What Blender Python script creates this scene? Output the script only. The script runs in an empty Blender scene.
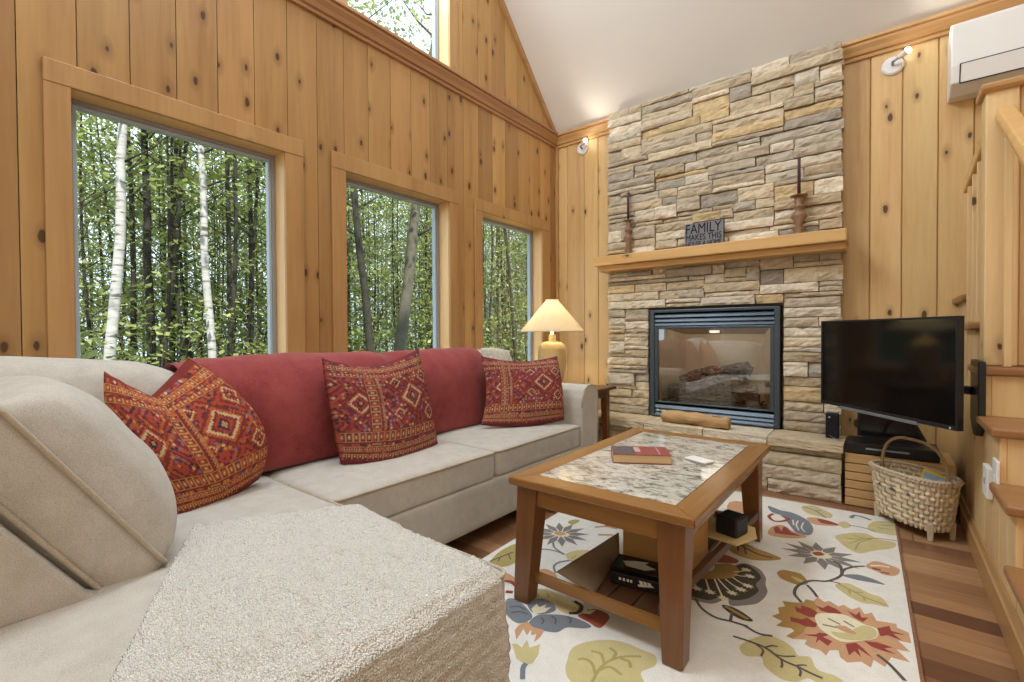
import bpy, bmesh, math, random
import numpy as np
from mathutils import Vector, Matrix, noise as mnoise

random.seed(7); NPR = np.random.RandomState(7)
C = bpy.context.scene.collection
SC = bpy.context.scene

# ------------------------------------------------------------------ camera
F_PX = 472.77
YAW, PITCH, ROLL, CAM_H = math.radians(38.3176), math.radians(-0.8358), math.radians(0.3128), 1.05
_f = np.array([-math.sin(YAW)*math.cos(PITCH), math.cos(YAW)*math.cos(PITCH), math.sin(PITCH)])
_r = np.array([math.cos(YAW), math.sin(YAW), 0.0]); _d = np.cross(_f, _r)
RR = math.cos(ROLL)*_r + math.sin(ROLL)*_d
DD = -math.sin(ROLL)*_r + math.cos(ROLL)*_d
FF = _f
ORG = np.array([0, 0, CAM_H])
cam = bpy.data.objects.new('camera', bpy.data.cameras.new('camera'))
cam.data.sensor_width = 36.0; cam.data.lens = F_PX/1024*36; cam.data.clip_start = 0.02; cam.data.clip_end = 200
cam.matrix_world = Matrix([[RR[0], -DD[0], -FF[0], 0], [RR[1], -DD[1], -FF[1], 0], [RR[2], -DD[2], -FF[2], CAM_H], [0, 0, 0, 1]])
C.objects.link(cam); SC.camera = cam
# world points read off the photograph, on a known plane of the room
def _ray(px, py): return RR*(px-512)/F_PX + DD*(py-341)/F_PX + FF
def atX(px, py, X): v = _ray(px, py); return ORG + v*X/v[0]
def atY(px, py, Y): v = _ray(px, py); return ORG + v*Y/v[1]
def atZ(px, py, Z): v = _ray(px, py); return ORG + v*(Z-CAM_H)/v[2]

# ------------------------------------------------------------------ world, sun, lights, exposure
SC.view_settings.view_transform = 'Standard'; SC.view_settings.look = 'None'
SC.view_settings.gamma = 1.0; SC.view_settings.use_curve_mapping = False
SC.view_settings.exposure = 0.10
W = bpy.data.worlds.new('sky'); SC.world = W; W.use_nodes = True
bg = W.node_tree.nodes['Background']; bg.inputs[0].default_value = (0.74, 0.87, 1.0, 1); bg.inputs[1].default_value = 1.9

def light(name, kind, loc, energy, color, rot=None, target=None, **kw):
    l = bpy.data.lights.new(name, kind); l.energy = energy; l.color = color
    for k, v in kw.items(): setattr(l, k, v)
    o = bpy.data.objects.new(name, l); C.objects.link(o); o.location = loc
    if target is not None:
        o.rotation_euler = (Vector(target)-Vector(loc)).to_track_quat('-Z', 'Y').to_euler()
    if rot: o.rotation_euler = rot
    return o
sun = light('sun', 'SUN', (10, -8, 20), 9.0, (1.0, 0.95, 0.84), target=(10-9, -8+4, 20-13), angle=0.03)
# added area fills: cool daylight stand-ins at gable and roof, warm behind the camera
light('gable_fill', 'AREA', (-2.30, 0.95, 4.15), 150, (0.79, 0.90, 1.0), target=(0.0, 1.25, 0.6), shape='RECTANGLE', size=2.6, size_y=1.2)
light('roof_fill', 'AREA', (0.3, 0.7, 4.9), 62, (0.90, 0.96, 1.0), target=(-0.2, 0.9, 0), shape='RECTANGLE', size=2.6, size_y=1.6)
light('rear_warm_fill', 'AREA', (0.6, -2.05, 1.9), 30, (1.0, 0.80, 0.58), target=(-0.6, 3.0, 1.4), shape='RECTANGLE', size=2.8, size_y=1.8)
light('side_warm_fill', 'AREA', (3.35, 0.8, 1.9), 16, (1.0, 0.80, 0.58), target=(-2.0, 2.0, 1.6), shape='RECTANGLE', size=2.2, size_y=1.6)

# ------------------------------------------------------------------ materials
MATS = {}
def srgb(r, g, b):
    f = lambda c: ((c/255+0.055)/1.055)**2.4 if c/255 > 0.04045 else c/255/12.92
    return (f(r), f(g), f(b))
class NT:
    def __init__(s, name):
        s.m = bpy.data.materials.new(name); s.m.use_nodes = True; s.t = s.m.node_tree
        s.b = s.t.nodes['Principled BSDF']; s.out = s.t.nodes['Material Output']
    def n(s, kind, **kw):
        o = s.t.nodes.new(kind)
        for k, v in kw.items():
            if k.startswith('i_'):
                key = k[2:]; key = int(key) if key.isdigit() else key.replace('_', ' ')
                if hasattr(v, 'is_linked') or hasattr(v, 'is_output'): s.t.links.new(v, o.inputs[key])
                else: o.inputs[key].default_value = v
            else: setattr(o, k, v)
        return o
    def link(s, a, b): s.t.links.new(a, b)
    def math(s, op, a, b=None, c=None):
        o = s.t.nodes.new('ShaderNodeMath'); o.operation = op
        for i, v in enumerate((a, b, c)):
            if v is None: continue
            if hasattr(v, 'is_linked'): s.t.links.new(v, o.inputs[i])
            else: o.inputs[i].default_value = v
        return o.outputs[0]
    def mix(s, fac, a, b, mode='MIX'):
        o = s.t.nodes.new('ShaderNodeMix'); o.data_type = 'RGBA'; o.blend_type = mode
        for key, v in ((0, fac), (6, a), (7, b)):
            if hasattr(v, 'is_linked'): s.t.links.new(v, o.inputs[key])
            elif key == 0: o.inputs[0].default_value = v
            else: o.inputs[key].default_value = (*v[:3], 1)
        return o.outputs[2]
    def ramp(s, fac, stops):
        o = s.t.nodes.new('ShaderNodeValToRGB'); e = o.color_ramp.elements
        while len(e) < len(stops): e.new(0.5)
        for el, (p, c) in zip(e, stops):
            el.position = p; el.color = (*c[:3], 1) if hasattr(c, '__len__') else (c, c, c, 1)
        s.link(fac, o.inputs[0]); return o.outputs[0]
    def coords(s, scale=(1, 1, 1), kind='Object', attr=None, amt=37.0):
        tc = s.n('ShaderNodeTexCoord').outputs[kind]
        if attr:
            a = s.n('ShaderNodeAttribute', attribute_name=attr).outputs['Color']
            m = s.n('ShaderNodeVectorMath', operation='MULTIPLY_ADD'); s.link(a, m.inputs[0]); m.inputs[1].default_value = (amt,)*3; s.link(tc, m.inputs[2]); tc = m.outputs[0]
        mp = s.n('ShaderNodeMapping'); s.link(tc, mp.inputs[0]); mp.inputs['Scale'].default_value = scale
        return mp.outputs[0]
    def noise(s, vec, scale=5, detail=3, rough=0.5, dist=0.0):
        o = s.n('ShaderNodeTexNoise'); s.link(vec, o.inputs['Vector'])
        o.inputs['Scale'].default_value = scale; o.inputs['Detail'].default_value = detail
        o.inputs['Roughness'].default_value = rough; o.inputs['Distortion'].default_value = dist
        return o.outputs['Fac']
    def bump(s, h, strength=0.3, dist=0.01):
        o = s.n('ShaderNodeBump'); o.inputs['Strength'].default_value = strength; o.inputs['Distance'].default_value = dist
        s.link(h, o.inputs['Height']); s.link(o.outputs[0], s.b.inputs['Normal'])
    def fin(s, color=None, rough=0.5, metal=0.0, spec=0.5):
        if color is not None:
            if hasattr(color, 'is_linked'): s.link(color, s.b.inputs['Base Color'])
            else: s.b.inputs['Base Color'].default_value = (*color[:3], 1)
        if hasattr(rough, 'is_linked'): s.link(rough, s.b.inputs['Roughness'])
        else: s.b.inputs['Roughness'].default_value = rough
        s.b.inputs['Metallic'].default_value = metal; s.b.inputs['Specular IOR Level'].default_value = spec
        return s.m

def plain(name, col, rough=0.5, metal=0.0, spec=0.5, nscale=30, amt=0.12, bump=0.0, bscale=200):
    t = NT(name); v = t.coords()
    n = t.noise(v, nscale, 3)
    c = t.mix(t.math('MULTIPLY', n, 1.0), tuple(x*(1-amt) for x in col), tuple(min(1, x*(1+amt)) for x in col))
    if bump: t.bump(t.noise(v, bscale, 2), bump, 0.004)
    return t.fin(c, rough, metal, spec)

def wood(name, c1, c2, along='Z', attr=None, knots=0.0, rough=0.42, spec=0.4, tint=0.25, gscale=1.0, knotc=(0.06, 0.022, 0.01)):
    t = NT(name)
    ax = {'X': (0.07, 1, 1), 'Y': (1, 0.07, 1), 'Z': (1, 1, 0.07)}[along]
    v = t.coords(ax, attr=attr)
    n1 = t.noise(v, 7*gscale, 4, 0.55, 0.9)
    n2 = t.noise(v, 60*gscale, 2, 0.5, 0.2)
    f = t.math('ADD', t.math('MULTIPLY', n1, 0.75), t.math('MULTIPLY', n2, 0.3))
    c = t.ramp(f, [(0.22, c2), (0.46, tuple(a*0.6+b*0.4 for a, b in zip(c1, c2))), (0.70, c1)])
    if attr:
        a = t.n('ShaderNodeAttribute', attribute_name=attr).outputs['Color']
        sx = t.n('ShaderNodeSeparateColor'); t.link(a, sx.inputs[0])
        k = t.math('ADD', t.math('MULTIPLY', sx.outputs[0], tint), 1-tint*0.5)
        cc = t.n('ShaderNodeCombineColor'); t.link(k, cc.inputs[0]); t.link(t.math('MULTIPLY', k, t.math('ADD', t.math('MULTIPLY', sx.outputs[1], 0.06), 0.97)), cc.inputs[1]); t.link(k, cc.inputs[2])
        c = t.mix(1.0, c, cc.outputs[0], 'MULTIPLY')
    if knots:
        k0 = t.coords((1, 1, 1), attr=attr); sp = t.n('ShaderNodeSeparateXYZ'); t.link(k0, sp.inputs[0])
        ai = 'XYZ'.index(along); oth = [sp.outputs[q] for q in range(3) if q != ai]
        kc = t.n('ShaderNodeCombineXYZ'); t.link(t.math('MULTIPLY', t.math('ADD', oth[0], oth[1]), 7.0), kc.inputs[0]); t.link(t.math('MULTIPLY', sp.outputs[ai], 3.4), kc.inputs[1]); kv = kc.outputs[0]
        vo = t.n('ShaderNodeTexVoronoi', voronoi_dimensions='2D'); t.link(kv, vo.inputs['Vector']); vo.inputs['Scale'].default_value = 1.0; vo.inputs['Randomness'].default_value = 1.0
        sc = t.n('ShaderNodeSeparateColor'); t.link(vo.outputs['Color'], sc.inputs[0])
        on = t.math('GREATER_THAN', sc.outputs[0], 1-knots)
        wob = t.math('ADD', vo.outputs['Distance'], t.math('MULTIPLY', t.math('SUBTRACT', t.noise(kv, 9, 2), 0.5), 0.06))
        thr = t.math('ADD', t.math('MULTIPLY', sc.outputs[1], 0.06), 0.045); cr = t.n('ShaderNodeClamp'); t.link(t.math('MULTIPLY', t.math('SUBTRACT', thr, wob), 40.0), cr.inputs[0]); core = t.math('MULTIPLY', cr.outputs[0], on)
        halo = t.math('MULTIPLY', t.ramp(wob, [(0.04, 0.6), (0.22, 0.0)]), on)
        c = t.mix(halo, c, tuple(x*0.62 for x in c2))
        c = t.mix(t.math('MULTIPLY', core, 0.9), c, knotc)
    t.bump(n2, 0.06, 0.003)
    return t.fin(c, rough, 0, spec)

PINE1, PINE2 = srgb(226, 176, 108), srgb(190, 132, 66)
M = {}
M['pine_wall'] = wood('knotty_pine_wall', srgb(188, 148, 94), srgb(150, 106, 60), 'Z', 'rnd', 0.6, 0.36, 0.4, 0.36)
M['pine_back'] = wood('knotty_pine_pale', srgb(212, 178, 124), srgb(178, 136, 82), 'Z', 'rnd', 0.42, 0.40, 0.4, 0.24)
M['pine_y'] = wood('pine_trim_along', srgb(190, 148, 98), srgb(154, 110, 66), 'Y', None, 0.10, 0.38)
M['pine_x'] = wood('pine_trim_across', srgb(208, 166, 112), srgb(172, 124, 74), 'X', None, 0.10, 0.38)
M['pine_z'] = wood('pine_trim_upright', srgb(190, 150, 98), srgb(154, 110, 66), 'Z', None, 0.10, 0.38)
M['pine_jamb_lit'] = wood('pine_jamb_lit', srgb(232, 196, 140), srgb(205, 158, 98), 'Z', None, 0.0, 0.35)  # paler pine: daylight on the window reveals is put into the colour
M['pine_rose'] = wood('pine_ledge_rose', srgb(184, 140, 100), srgb(148, 104, 68), 'Y', None, 0.05, 0.38)
M['stair_pine'] = wood('stair_pine', srgb(226, 194, 142), srgb(196, 156, 104), 'Z', 'rnd', 0.25, 0.4, 0.4, 0.18)
M['stair_tread'] = wood('stair_tread_oak', srgb(160, 114, 72), srgb(124, 82, 50), 'X', None, 0.05, 0.35)
M['mantel'] = wood('mantel_pine', srgb(214, 172, 112), srgb(180, 132, 76), 'X', None, 0.07, 0.42)
M['cherry'] = wood('table_cherry', srgb(126, 82, 46), srgb(78, 46, 24), 'Z', None, 0.0, 0.30, 0.5)
M['cherry_y'] = wood('table_cherry_along', srgb(152, 108, 58), srgb(110, 72, 36), 'Y', None, 0.0, 0.24, 0.5)
M['cherry_x'] = wood('table_cherry_across', srgb(152, 108, 58), srgb(110, 72, 36), 'X', None, 0.0, 0.24, 0.5)
M['dark_wood'] = wood('dark_walnut', srgb(96, 64, 44), srgb(58, 36, 24), 'Y', None, 0.0, 0.35)
M['crate'] = wood('crate_board', srgb(190, 146, 88), srgb(160, 114, 62), 'X', None, 0.12, 0.55)
M['flap'] = plain('grey_card', srgb(118, 98, 76), 0.9, 0, 0.15, 30, 0.06)
M['cabinet'] = wood('cabinet_pine', srgb(206, 168, 116), srgb(172, 132, 84), 'X', None, 0.05, 0.45)
M['driftwood'] = wood('driftwood', srgb(208, 172, 122), srgb(128, 88, 52), 'X', None, 0.45, 0.7, 0.2, gscale=2.0)
M['turned'] = wood('turned_walnut', srgb(148, 112, 80), srgb(90, 62, 44), 'Z', None, 0.0, 0.4, gscale=3.0)
M['white_paint'] = plain('ceiling_paint', srgb(226, 221, 214), 0.9, 0, 0.1, 3, 0.02)
M['plaster'] = plain('plaster', srgb(222, 205, 180), 0.9, 0, 0.1, 3, 0.03)
M['white_plastic'] = plain('white_plastic', srgb(232, 230, 226), 0.4, 0, 0.4, 5, 0.02)
M['grey_vinyl'] = plain('grey_vinyl', srgb(150, 148, 146), 0.45, 0, 0.4, 8, 0.04)
M['pale_vinyl'] = plain('pale_vinyl', srgb(176, 192, 204), 0.4, 0, 0.4, 8, 0.04)
M['black'] = plain('black_plastic', (0.012, 0.012, 0.013), 0.42, 0, 0.4, 20, 0.2)
M['black_gloss'] = plain('black_gloss', (0.004, 0.0042, 0.0045), 0.10, 0, 0.32, 20, 0.2)
M['black_soft'] = plain('black_cloth', (0.018, 0.018, 0.02), 0.85, 0, 0.2, 60, 0.3)
M['silver'] = plain('silver_trim', srgb(165, 175, 188), 0.3, 0.8, 0.5, 10, 0.05)
M['iron'] = plain('painted_iron', srgb(74, 84, 92), 0.36, 0.35, 0.5, 18, 0.10)
M['iron_dark'] = plain('dark_iron', srgb(40, 46, 52), 0.5, 0.4, 0.5, 18, 0.15)
M['void'] = plain('shadow_black', (0.006, 0.006, 0.006), 0.9, 0, 0.1, 5, 0.1)
M['firebrick'] = plain('firebox_panel', srgb(236, 222, 196), 0.9, 0, 0.1, 9, 0.12, 0.3, 60)
M['gravel'] = plain('ember_gravel', srgb(150, 128, 92), 0.95, 0, 0.1, 220, 0.7, 0.9, 150)
M['purple_wax'] = plain('plum_wax', srgb(74, 48, 62), 0.5, 0, 0.3, 20, 0.08)
M['ceramic'] = plain('lamp_ceramic', srgb(214, 188, 138), 0.32, 0, 0.5, 10, 0.10)
M['page'] = plain('book_pages', srgb(206, 178, 136), 0.9, 0, 0.1, 300, 0.1)
M['book_red'] = plain('book_cover', srgb(148, 78, 74), 0.45, 0, 0.4, 20, 0.2)
M['book_grey'] = plain('book_cover_grey', srgb(92, 84, 86), 0.45, 0, 0.4, 70, 0.6)
M['book_cream'] = plain('book_cover_cream', srgb(196, 160, 148), 0.45, 0, 0.4, 70, 0.2)
M['sign_grey'] = plain('sign_grey', srgb(122, 122, 124), 0.7, 0, 0.2, 120, 0.3)
M['ink'] = plain('sign_ink', (0.012, 0.013, 0.016), 0.7, 0, 0.2, 20, 0.2)
M['lid_grey'] = plain('lid_artwork_grey', srgb(176, 176, 176), 0.5, 0, 0.4, 60, 0.3)
M['yellow'] = plain('magazine_yellow', srgb(226, 190, 40), 0.5)
M['blue'] = plain('magazine_blue', srgb(150, 180, 200), 0.5, 0, 0.4, 60, 0.4)
M['board'] = plain('fibreboard', srgb(206, 180, 128), 0.7, 0, 0.2, 20, 0.05)
M['moss'] = plain('forest_floor', srgb(92, 92, 52), 0.95, 0, 0.1, 2, 0.5)
M['bark'] = plain('dark_bark', srgb(58, 56, 50), 0.95, 0, 0.1, 12, 0.5, 0.6, 30)
M['bark_grey'] = plain('grey_bark', srgb(86, 82, 72), 0.95, 0, 0.1, 10, 0.4, 0.6, 30)

def leafmat(name, a, b):
    t = NT(name)
    at = t.n('ShaderNodeAttribute', attribute_name='rnd').outputs['Fac']
    c = t.mix(at, a, b)
    t.fin(c, 0.55, 0, 0.3)
    tr = t.n('ShaderNodeBsdfTranslucent'); t.link(t.mix(0.5, c, (0.36, 0.42, 0.10), 'MIX'), tr.inputs[0])
    mx = t.n('ShaderNodeMixShader'); mx.inputs[0].default_value = 0.45
    t.link(t.b.outputs[0], mx.inputs[1]); t.link(tr.outputs[0], mx.inputs[2]); t.link(mx.outputs[0], t.out.inputs[0])
    return t.m
M['leaf'] = leafmat('green_leaves', srgb(66, 80, 48), srgb(176, 184, 118))
M['leaf_deep'] = leafmat('deep_green_leaves', srgb(54, 68, 42), srgb(144, 154, 98))

def birchmat():
    t = NT('birch_bark'); v = t.coords((3, 3, 16))
    n = t.noise(v, 1.3, 3, 0.6)
    n2 = t.noise(t.coords((1, 1, 1)), 4, 3)
    c = t.ramp(n, [(0.34, srgb(50, 46, 44)), (0.42, srgb(150, 148, 146)), (0.7, srgb(180, 178, 176))])
    c = t.mix(t.math('MULTIPLY', n2, 0.25), c, srgb(170, 165, 160))
    return t.fin(c, 0.8, 0, 0.2)
M['birch'] = birchmat()

def glassmat(name, tint=(0.97, 0.99, 0.98), refl=1.0, bias=0.0):
    t = NT(name); t.t.nodes.remove(t.b)
    tr = t.n('ShaderNodeBsdfTransparent'); tr.inputs[0].default_value = (*tint, 1)
    gl = t.n('ShaderNodeBsdfGlossy'); gl.inputs['Roughness'].default_value = 0.01
    fr = t.n('ShaderNodeFresnel'); fr.inputs[0].default_value = 1.45
    mx = t.n('ShaderNodeMixShader'); t.link(t.math('ADD', t.math('MULTIPLY', fr.outputs[0], refl), bias), mx.inputs[0])
    t.link(tr.outputs[0], mx.inputs[1]); t.link(gl.outputs[0], mx.inputs[2]); t.link(mx.outputs[0], t.out.inputs[0])
    return t.m
M['glass'] = glassmat('window_glass', refl=0.12)
M['fire_glass'] = glassmat('fireplace_glass', (0.97, 0.97, 0.97), 1.0, 0.15)

def fabric(name, c, c2, weave=420, rough=0.92, bump=0.35, mottled=0.0, mscale=4):
    t = NT(name); v = t.coords()
    n = t.noise(v, weave, 2, 0.6); b = t.noise(v, 18, 3, 0.6)
    f = t.math('ADD', t.math('MULTIPLY', n, 0.7), t.math('MULTIPLY', b, 0.3))
    col = t.ramp(f, [(0.35, c2), (0.62, c)])
    if mottled:
        col = t.mix(t.math('MULTIPLY', t.ramp(t.noise(v, mscale, 3), [(0.4, 0.0), (0.7, 1.0)]), mottled), col, tuple(min(1, x*1.5+0.02) for x in c))
    t.bump(n, bump, 0.002)
    t.fin(col, rough, 0, 0.15); t.b.inputs['Sheen Weight'].default_value = 0.15
    return t.m
M['linen'] = fabric('linen_upholstery', srgb(196, 190, 181), srgb(168, 160, 147))
M['piping'] = fabric('linen_piping', srgb(188, 176, 158), srgb(158, 144, 124))
M['red_chenille'] = fabric('red_chenille', srgb(150, 70, 68), srgb(118, 44, 46), 300, 0.95, 0.5, 0.30, 6)
M['floral'] = fabric('pale_floral', srgb(214, 208, 196), srgb(176, 172, 156), 60)

def knitmat():
    t = NT('ivory_knit'); v = t.coords()
    vo = t.n('ShaderNodeTexVoronoi'); t.link(t.coords((1, 1.6, 1.2)), vo.inputs['Vector']); vo.inputs['Scale'].default_value = 170
    n = t.noise(v, 70, 3, 0.7); b = t.noise(t.coords((2, 9, 6)), 3, 3, 0.6)
    c = t.ramp(vo.outputs['Distance'], [(0.1, srgb(240, 238, 233)), (0.8, srgb(214, 207, 194))])
    c = t.mix(t.ramp(t.math('ADD', t.math('MULTIPLY', b, 0.8), t.math('MULTIPLY', n, 0.3)), [(0.64, 0.0), (0.80, 0.5)]), c, srgb(184, 164, 134))
    h = t.math('SUBTRACT', t.math('MULTIPLY', n, 0.6), vo.outputs['Distance'])
    t.bump(h, 1.0, 0.007)
    return t.fin(c, 0.97, 0, 0.1)
M['knit'] = knitmat()

def attrmat(name, attr, rough=0.9, bump=0.3, bscale=300, spec=0.2, mul=None):
    t = NT(name); a = t.n('ShaderNodeAttribute', attribute_name=attr).outputs['Color']
    v = t.coords(); n = t.noise(v, bscale, 2)
    c = t.mix(t.math('MULTIPLY', n, 0.35), a, (0.02, 0.02, 0.02))
    t.bump(n, bump, 0.003)
    return t.fin(c, rough, 0, spec)
M['kilim'] = attrmat('kilim_weave', 'pat', 0.9, 0.25, 350)
def stonemat(name, attr='rnd', bump=0.9):
    t = NT(name); v = t.coords()
    a = t.n('ShaderNodeAttribute', attribute_name=attr).outputs['Color']
    n = t.noise(v, 26, 5, 0.65, 0.4); n2 = t.noise(v, 7, 3, 0.6)
    k = t.math('ADD', t.math('MULTIPLY', n, 0.7), t.math('MULTIPLY', n2, 0.5))
    c = t.mix(t.ramp(k, [(0.38, 1.0), (0.72, 0.0)]), a, t.mix(1.0, a, (0.70, 0.67, 0.63), 'MULTIPLY'))
    c = t.mix(t.math('MULTIPLY', t.ramp(n2, [(0.55, 0.0), (0.75, 1.0)]), 0.25), c, srgb(214, 188, 146))
    t.bump(n, bump, 0.012)
    return t.fin(c, 0.93, 0, 0.15)
M['stone'] = stonemat('ledge_stone')
M['slab'] = stonemat('hearth_slab_stone', bump=0.4)

def granite():
    t = NT('speckled_stone_top'); v = t.coords((1.0, 1.6, 1))
    n = t.noise(v, 12, 6, 0.72, 1.2); n2 = t.noise(v, 40, 4, 0.7)
    k = t.math('ADD', t.math('MULTIPLY', n, 0.65), t.math('MULTIPLY', n2, 0.35))
    c = t.ramp(k, [(0.36, srgb(70, 66, 62)), (0.44, srgb(140, 134, 122)), (0.50, srgb(192, 186, 172)), (0.62, srgb(216, 210, 198))])
    w = t.noise(t.coords(), 3.5, 3, 0.6)
    c = t.mix(t.math('MULTIPLY', t.ramp(w, [(0.45, 0.0), (0.7, 1.0)]), 0.22), c, srgb(196, 168, 136))
    return t.fin(c, 0.07, 0, 0.5)
M['granite'] = granite()

def floormat():
    t = NT('hardwood_boards'); tc = t.n('ShaderNodeTexCoord').outputs['Object']
    sp = t.n('ShaderNodeSeparateXYZ'); t.link(tc, sp.inputs[0])
    wv = 0.10
    row = t.math('FLOOR', t.math('DIVIDE', sp.outputs[1], wv)); fy = t.math('FRACT', t.math('DIVIDE', sp.outputs[1], wv))
    wn = t.n('ShaderNodeTexWhiteNoise', noise_dimensions='1D'); t.link(row, wn.inputs['W'])
    xs = t.math('ADD', t.math('DIVIDE', sp.outputs[0], 2.3), t.math('MULTIPLY', wn.outputs[0], 7.3))
    seg = t.math('FLOOR', xs); fx = t.math('FRACT', xs)
    cb = t.n('ShaderNodeCombineXYZ'); t.link(row, cb.inputs[0]); t.link(seg, cb.inputs[1])
    w2 = t.n('ShaderNodeTexWhiteNoise', noise_dimensions='2D'); t.link(cb.outputs[0], w2.inputs['Vector'])
    off = t.n('ShaderNodeVectorMath', operation='MULTIPLY_ADD'); t.link(w2.outputs['Color'], off.inputs[0]); off.inputs[1].default_value = (9, 9, 9); t.link(tc, off.inputs[2])
    mp = t.n('ShaderNodeMapping'); t.link(off.outputs[0], mp.inputs[0]); mp.inputs['Scale'].default_value = (0.6, 8, 1)
    g = t.noise(mp.outputs[0], 6, 4, 0.6, 0.5)
    base = t.ramp(w2.outputs['Value'], [(0.0, srgb(98, 64, 48)), (0.25, srgb(128, 90, 64)), (0.6, srgb(156, 114, 80)), (1.0, srgb(180, 140, 102))])
    c = t.mix(t.math('MULTIPLY', t.ramp(g, [(0.4, 1.0), (0.65, 0.0)]), 0.35), base, t.mix(1.0, base, (0.5, 0.42, 0.36), 'MULTIPLY'))
    gap = t.math('MAXIMUM', t.math('LESS_THAN', fy, 0.025), t.math('LESS_THAN', fx, 0.0025))
    c = t.mix(t.math('MULTIPLY', gap, 0.7), c, (0.03, 0.015, 0.008))
    return t.fin(c, 0.30, 0, 0.45)
M['floor'] = floormat()

def emit(name, col, strength, base=(1, 1, 1)):
    t = NT(name); t.fin(base, 0.6)
    t.b.inputs['Emission Color'].default_value = (*col, 1); t.b.inputs['Emission Strength'].default_value = strength
    return t.m
M['bulb'] = emit('glowing_bulb', (1.0, 0.95, 0.86), 30)
M['fill_tube_glow'] = emit('firebox_fill_tube', (1.0, 0.92, 0.78), 1.1)  # soft glow for the tube added inside the firebox
def shademat():
    t = NT('lit_lamp_shade'); t.fin(srgb(240, 226, 198), 0.9, 0, 0.1)
    tr = t.n('ShaderNodeBsdfTranslucent'); tr.inputs[0].default_value = (*srgb(248, 240, 222), 1)
    mx = t.n('ShaderNodeMixShader'); mx.inputs[0].default_value = 0.6
    t.link(t.b.outputs[0], mx.inputs[1]); t.link(tr.outputs[0], mx.inputs[2]); t.link(mx.outputs[0], t.out.inputs[0])
    return t.m
M['shade'] = shademat()

# rug yarns
RUGC = {'cream': srgb(231, 226, 216), 'yellow': srgb(203, 188, 135), 'olive': srgb(173, 157, 97), 'slate': srgb(122, 127, 134), 'grey': srgb(134, 127, 121),
        'dark': srgb(69, 57, 44), 'gold': srgb(175, 136, 75), 'peach': srgb(201, 155, 117), 'rust': srgb(161, 80, 56), 'red': srgb(149, 65, 56), 'stem': srgb(93, 86, 79), 'pale': srgb(230, 220, 187)}
for k, c in RUGC.items(): M['rug_'+k] = fabric('rug_yarn_'+k, c, tuple(x*0.80 for x in c), 260, 0.97, 0.6)

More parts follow.
